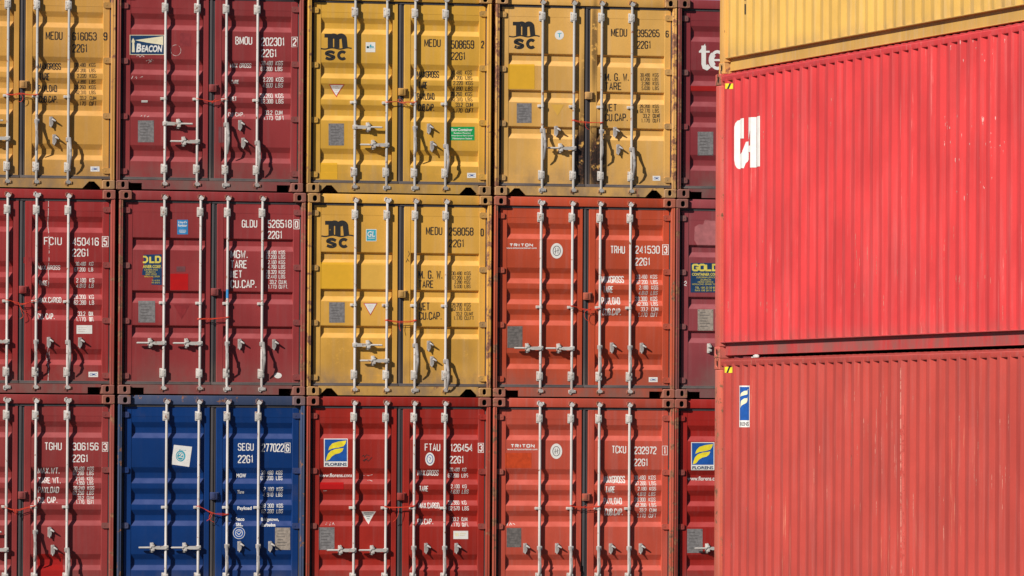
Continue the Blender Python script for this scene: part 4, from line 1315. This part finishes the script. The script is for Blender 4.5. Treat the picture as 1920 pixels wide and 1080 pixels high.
LG = 'long containers stacked side-on at the right'
def long_box(lv, dx, dy, dz, col, label, scratch, sc_col, rust, wavy=True, fade=0.3, dirt=0.25, post_col=None, cast_rust=0.8, prust=0.5, rail_dirt=0.35):
    root = thing('long_shipping_container', label, 'shipping container', (SX+dx, SY+dy, lv*HC+dz), LG)
    cl = lin(*col)
    nm = 'long paint %d' % lv
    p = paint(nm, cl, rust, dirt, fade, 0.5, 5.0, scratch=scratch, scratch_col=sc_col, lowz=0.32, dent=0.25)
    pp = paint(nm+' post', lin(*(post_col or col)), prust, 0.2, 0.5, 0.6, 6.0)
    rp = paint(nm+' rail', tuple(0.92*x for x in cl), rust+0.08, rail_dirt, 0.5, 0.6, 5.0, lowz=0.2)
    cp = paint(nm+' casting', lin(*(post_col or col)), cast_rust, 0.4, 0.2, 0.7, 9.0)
    obj('side_wall', cached(('side_wall',), sidewall_mb, 9), p, root)
    obj('side_wall', cached(('far_side',), farside_mb, 9), p, root)
    for far in (1, 0):
        obj('end_wall', cached(('end_wall', far), lambda: endwall_mb(far), 9), p, root)
    obj('roof', cached(('roof',), roof_mb), p, root)
    obj('floor', cached(('floor',), floor_mb), M['rubber'], root)
    for near in (1, 0):
        obj('top_rail', cached(('top_rail', near), lambda: toprail_mb(near)), p, root)
        obj('bottom_rail', cached(('bottom_rail', near), lambda: bottomrail_mb(near)), rp, root)
        for far in (1, 0):
            obj('corner_post', cached(('long_post', far, near), lambda: lpost_mb(far, near)), pp, root)
    for far in (1, 0):
        for zb in (0.0, HC-0.118):
            yn = 0.0 if far else -LL+0.178
            obj('corner_casting', cached(('long_casting', far, zb), lambda: lcasting_mb(zb, yn)), [cp, M['hole']], root)
    return root, p

def side_mark(root, name, *layers, label=None):
    def conv(X, Y):
        d = FWD*FPX + RGT*(X-960) - UPV*(Y-540)
        o = CAM - root.location
        best = None
        for (ya, xa), (yb, xb) in zip(SP, SP[1:]):       # first fold of the sheet the line of sight meets
            ey, ex = yb-ya, xb-xa
            den = d.x*ey - d.y*ex
            if abs(den) < 1e-9:
                continue
            k = ((xa-o.x)*ey - (ya-o.y)*ex)/den
            q = (o.y+d.y*k-ya)/ey if abs(ey) > abs(ex) else (o.x+d.x*k-xa)/ex
            if -1e-6 <= q <= 1+1e-6 and k > 0 and (best is None or k < best):
                best = k
        if best is None:
            best = (XO-o.x)/d.x
        return o.y+d.y*best, o.z+d.z*best
    return decal(name, layers, conv, [y for y, x in SP], side_x, root, label, lift=0.002, axis='side')

def hazard(root, x0, y0, x1, y1, sl):
    k = (x1-x0)
    side_mark(root, 'height_sticker', (rect(x0, y0, x1, y1), 'sunyellow'),
              (cat(*[poly((x0+k*a+k*.30, y0), (x0+k*(a+.26)+k*.30, y0), (x0+k*(a+.26), y1), (x0+k*a, y1)) for a in (0.22,)]), 'tapeblack'), label='yellow and black striped sticker')

lo, lop = long_box(0, 0.004, 0, 0.0, (176, 68, 60), 'faded brick red long container, lowest of the three at the right', 0.6, lin(214, 150, 124), 0.05, post_col=(190, 96, 78), prust=0.6)
hazard(lo, 1359, 688, 1373.5, 699, 0)
X0, Y0p, X1, Y1p = 1386.5, 723, 1406, 801
side_mark(lo, 'sign', (rect(X0, Y0p, X1, Y1p), 'sign_white'), (rect(X0+1.2, Y0p+2.5, X1-1.0, 788), 'royal'),
          (cat(poly((1404.5, 730), (1396, 733), (1389, 739), (1388.5, 744), (1396, 741), (1402, 739)), poly((1404, 744), (1396, 747), (1389.5, 753), (1388.5, 765), (1393, 759), (1399, 756), (1402, 751))), 'cream'),
          (ftext('RENS', X0+2, 791, X1-1.5, 798.5, 0, 0.03), 'plate'), label='narrow blue sign with a yellow flag shape')

rd, rdp = long_box(1, 0.0, 0, 0.0, (202, 60, 62), 'vivid coral red long container with big white letters on its side', 0.4, lin(240, 190, 180), 0.03, post_col=(206, 92, 80), prust=0.45, rail_dirt=0.5)
hazard(rd, 1360, 156.5, 1375, 166.5, 0)
M['scuff_pink'] = plain('bare scuffed primer', (0.54, 0.20, 0.16), 0.7, worn=0.8, vscale=30)
M['scuff_white'] = plain('white scuffed primer', (0.68, 0.36, 0.34), 0.7, worn=1.0, vscale=30)
M['faded_red'] = plain('sun faded red', lin(184, 76, 68), 0.7, worn=0.5, var=0.1)
def scuffs(root, spans, mat, seed, wmin=0.5, wmax=1.2):
    r = random.Random(seed)
    g = []
    for (xa, xb, ya, yb, n, la, lb) in spans:
        for _ in range(n):
            x, y = r.uniform(xa, xb), r.uniform(ya, yb)
            l, w = r.uniform(la, lb), r.uniform(wmin, wmax)
            g += poly((x-w*0.3, y), (x+w*0.5, y+l*0.1), (x+w*0.4, y+l*0.7), (x, y+l), (x-w*0.5, y+l*0.5))
    side_mark(root, 'scuff_marks', (g, mat))['kind'] = 'stuff'
side_mark(lo, 'weld_seam', (cat(poly((1688.2, 690), (1690.0, 690), (1690.8, 1085), (1689.2, 1085))), 'scuff_pink'), (poly((1691, 760), (1696, 760), (1697, 1085), (1692, 1085)), 'faded_red'))
scuffs(lo, [(1520, 1620, 820, 960, 9, 10, 40), (1640, 1720, 700, 1080, 18, 15, 70), (1760, 1800, 880, 1000, 7, 15, 45), (1700, 1900, 760, 960, 14, 8, 35), (1370, 1500, 850, 1050, 6, 4, 14), (1590, 1660, 720, 800, 6, 15, 45)], 'scuff_pink', 4)
CA = [[ (1390.5, 222), (1395, 221), (1395, 259.5), (1388, 260.5), (1388, 240)]]
def cai():
    g = []
    # C with a foot that sweeps up into the A
    g.append([[(1395, 221.5), (1395, 259.5), (1388.2, 260), (1388.2, 228)], [(1395, 221.5), (1388.2, 228), (1388.2, 224.5)],
              [(1388.2, 224.5), (1388.2, 260), (1388.2, 296.5), (1377, 300), (1377, 240), (1379, 231), (1383, 226.5)],
              [(1377, 300), (1388.2, 296.5), (1391.5, 315), (1386.5, 317), (1382, 315), (1378.5, 309)],
              [(1388.2, 296.5), (1392, 285), (1399, 266), (1404, 262), (1404, 285), (1398.5, 306), (1395, 315.5), (1391.5, 315)]])
    g.append([[(1404, 221), (1419, 219.5), (1419, 313.8), (1406.8, 314.2), (1406.8, 243), (1404, 262)],
              [(1404, 273), (1406.8, 273), (1406.8, 285), (1404, 285)]])
    g.append([[(1419.7, 218.5), (1425.3, 217.2), (1425.3, 311.8), (1419.7, 312.6)]])
    return g
side_mark(rd, 'lettering', (cai(), 'sign_white'))

scuffs(rd, [(1770, 1900, 70, 120, 10, 5, 12), (1770, 1895, 215, 250, 16, 4, 14), (1770, 1895, 262, 298, 18, 3, 9), (1790, 1870, 330, 375, 7, 5, 12)], 'scuff_white', 9, 0.7, 2.0)
scuffs(rd, [(1420, 1620, 180, 260, 12, 4, 14), (1600, 1720, 390, 560, 12, 12, 55), (1360, 1500, 440, 640, 10, 5, 25), (1700, 1900, 380, 620, 14, 8, 40), (1780, 1860, 495, 540, 5, 8, 20)], 'scuff_pink', 12, 0.5, 1.1)
ye, yep = long_box(2, 0.036, 0, 0.0, (208, 166, 86), 'pale yellow long container on top of the coral red one', 0.25, lin(240, 220, 160), 0.03, fade=0.35, dirt=0.3, post_col=(226, 170, 90), cast_rust=0.6, prust=0.3, rail_dirt=0.12)
side_mark(ye, 'lettering', (cat(rect(1396.2, 7.5, 1398.6, 27), rect(1395.6, -30, 1399, 0.5)), 'tapeblack'))

# white scrap caught in the gap between two long containers
mb = MB()
mb.box(-0.012, 0.012, -0.13, 0.0, 0.0, 0.026, 0.004)
mb.box(-0.010, 0.014, -0.09, -0.04, 0.026, 0.032, 0.003)
sy, sz = on_side(1414, 673.5, SX+0.03)
s = obj('paper_scrap', mb.mesh('paper_scrap'), M['sign_white'], None, (SX+0.03, sy, HC-0.006))
tag(s, 'small white scrap lying in the gap on top of the lowest long container', 'scrap')

# ------------------------------------------------------------------ ground
mb = MB()
mb.add([(-600, -600, -0.004), (600, -600, -0.004), (600, 600, -0.004), (-600, 600, -0.004)], [(0, 1, 2, 3)])
m, t, bs, _ = nmat('quay asphalt')
raw, v = coords(t)
c = mix(t, ramp(t, noise(t, v, 0.6, 8, 0.6), 0.3, 0.7), (0.055, 0.053, 0.050), (0.095, 0.090, 0.084))
c = mix(t, ramp(t, noise(t, v, 60, 4), 0.4, 0.7, 0, 0.5), c, (0.14, 0.135, 0.13))
t.links.new(c, bs.inputs['Base Color'])
bs.inputs['Roughness'].default_value = 0.9
g = obj('ground', mb.mesh('ground', 0), m)
g['kind'] = 'structure'
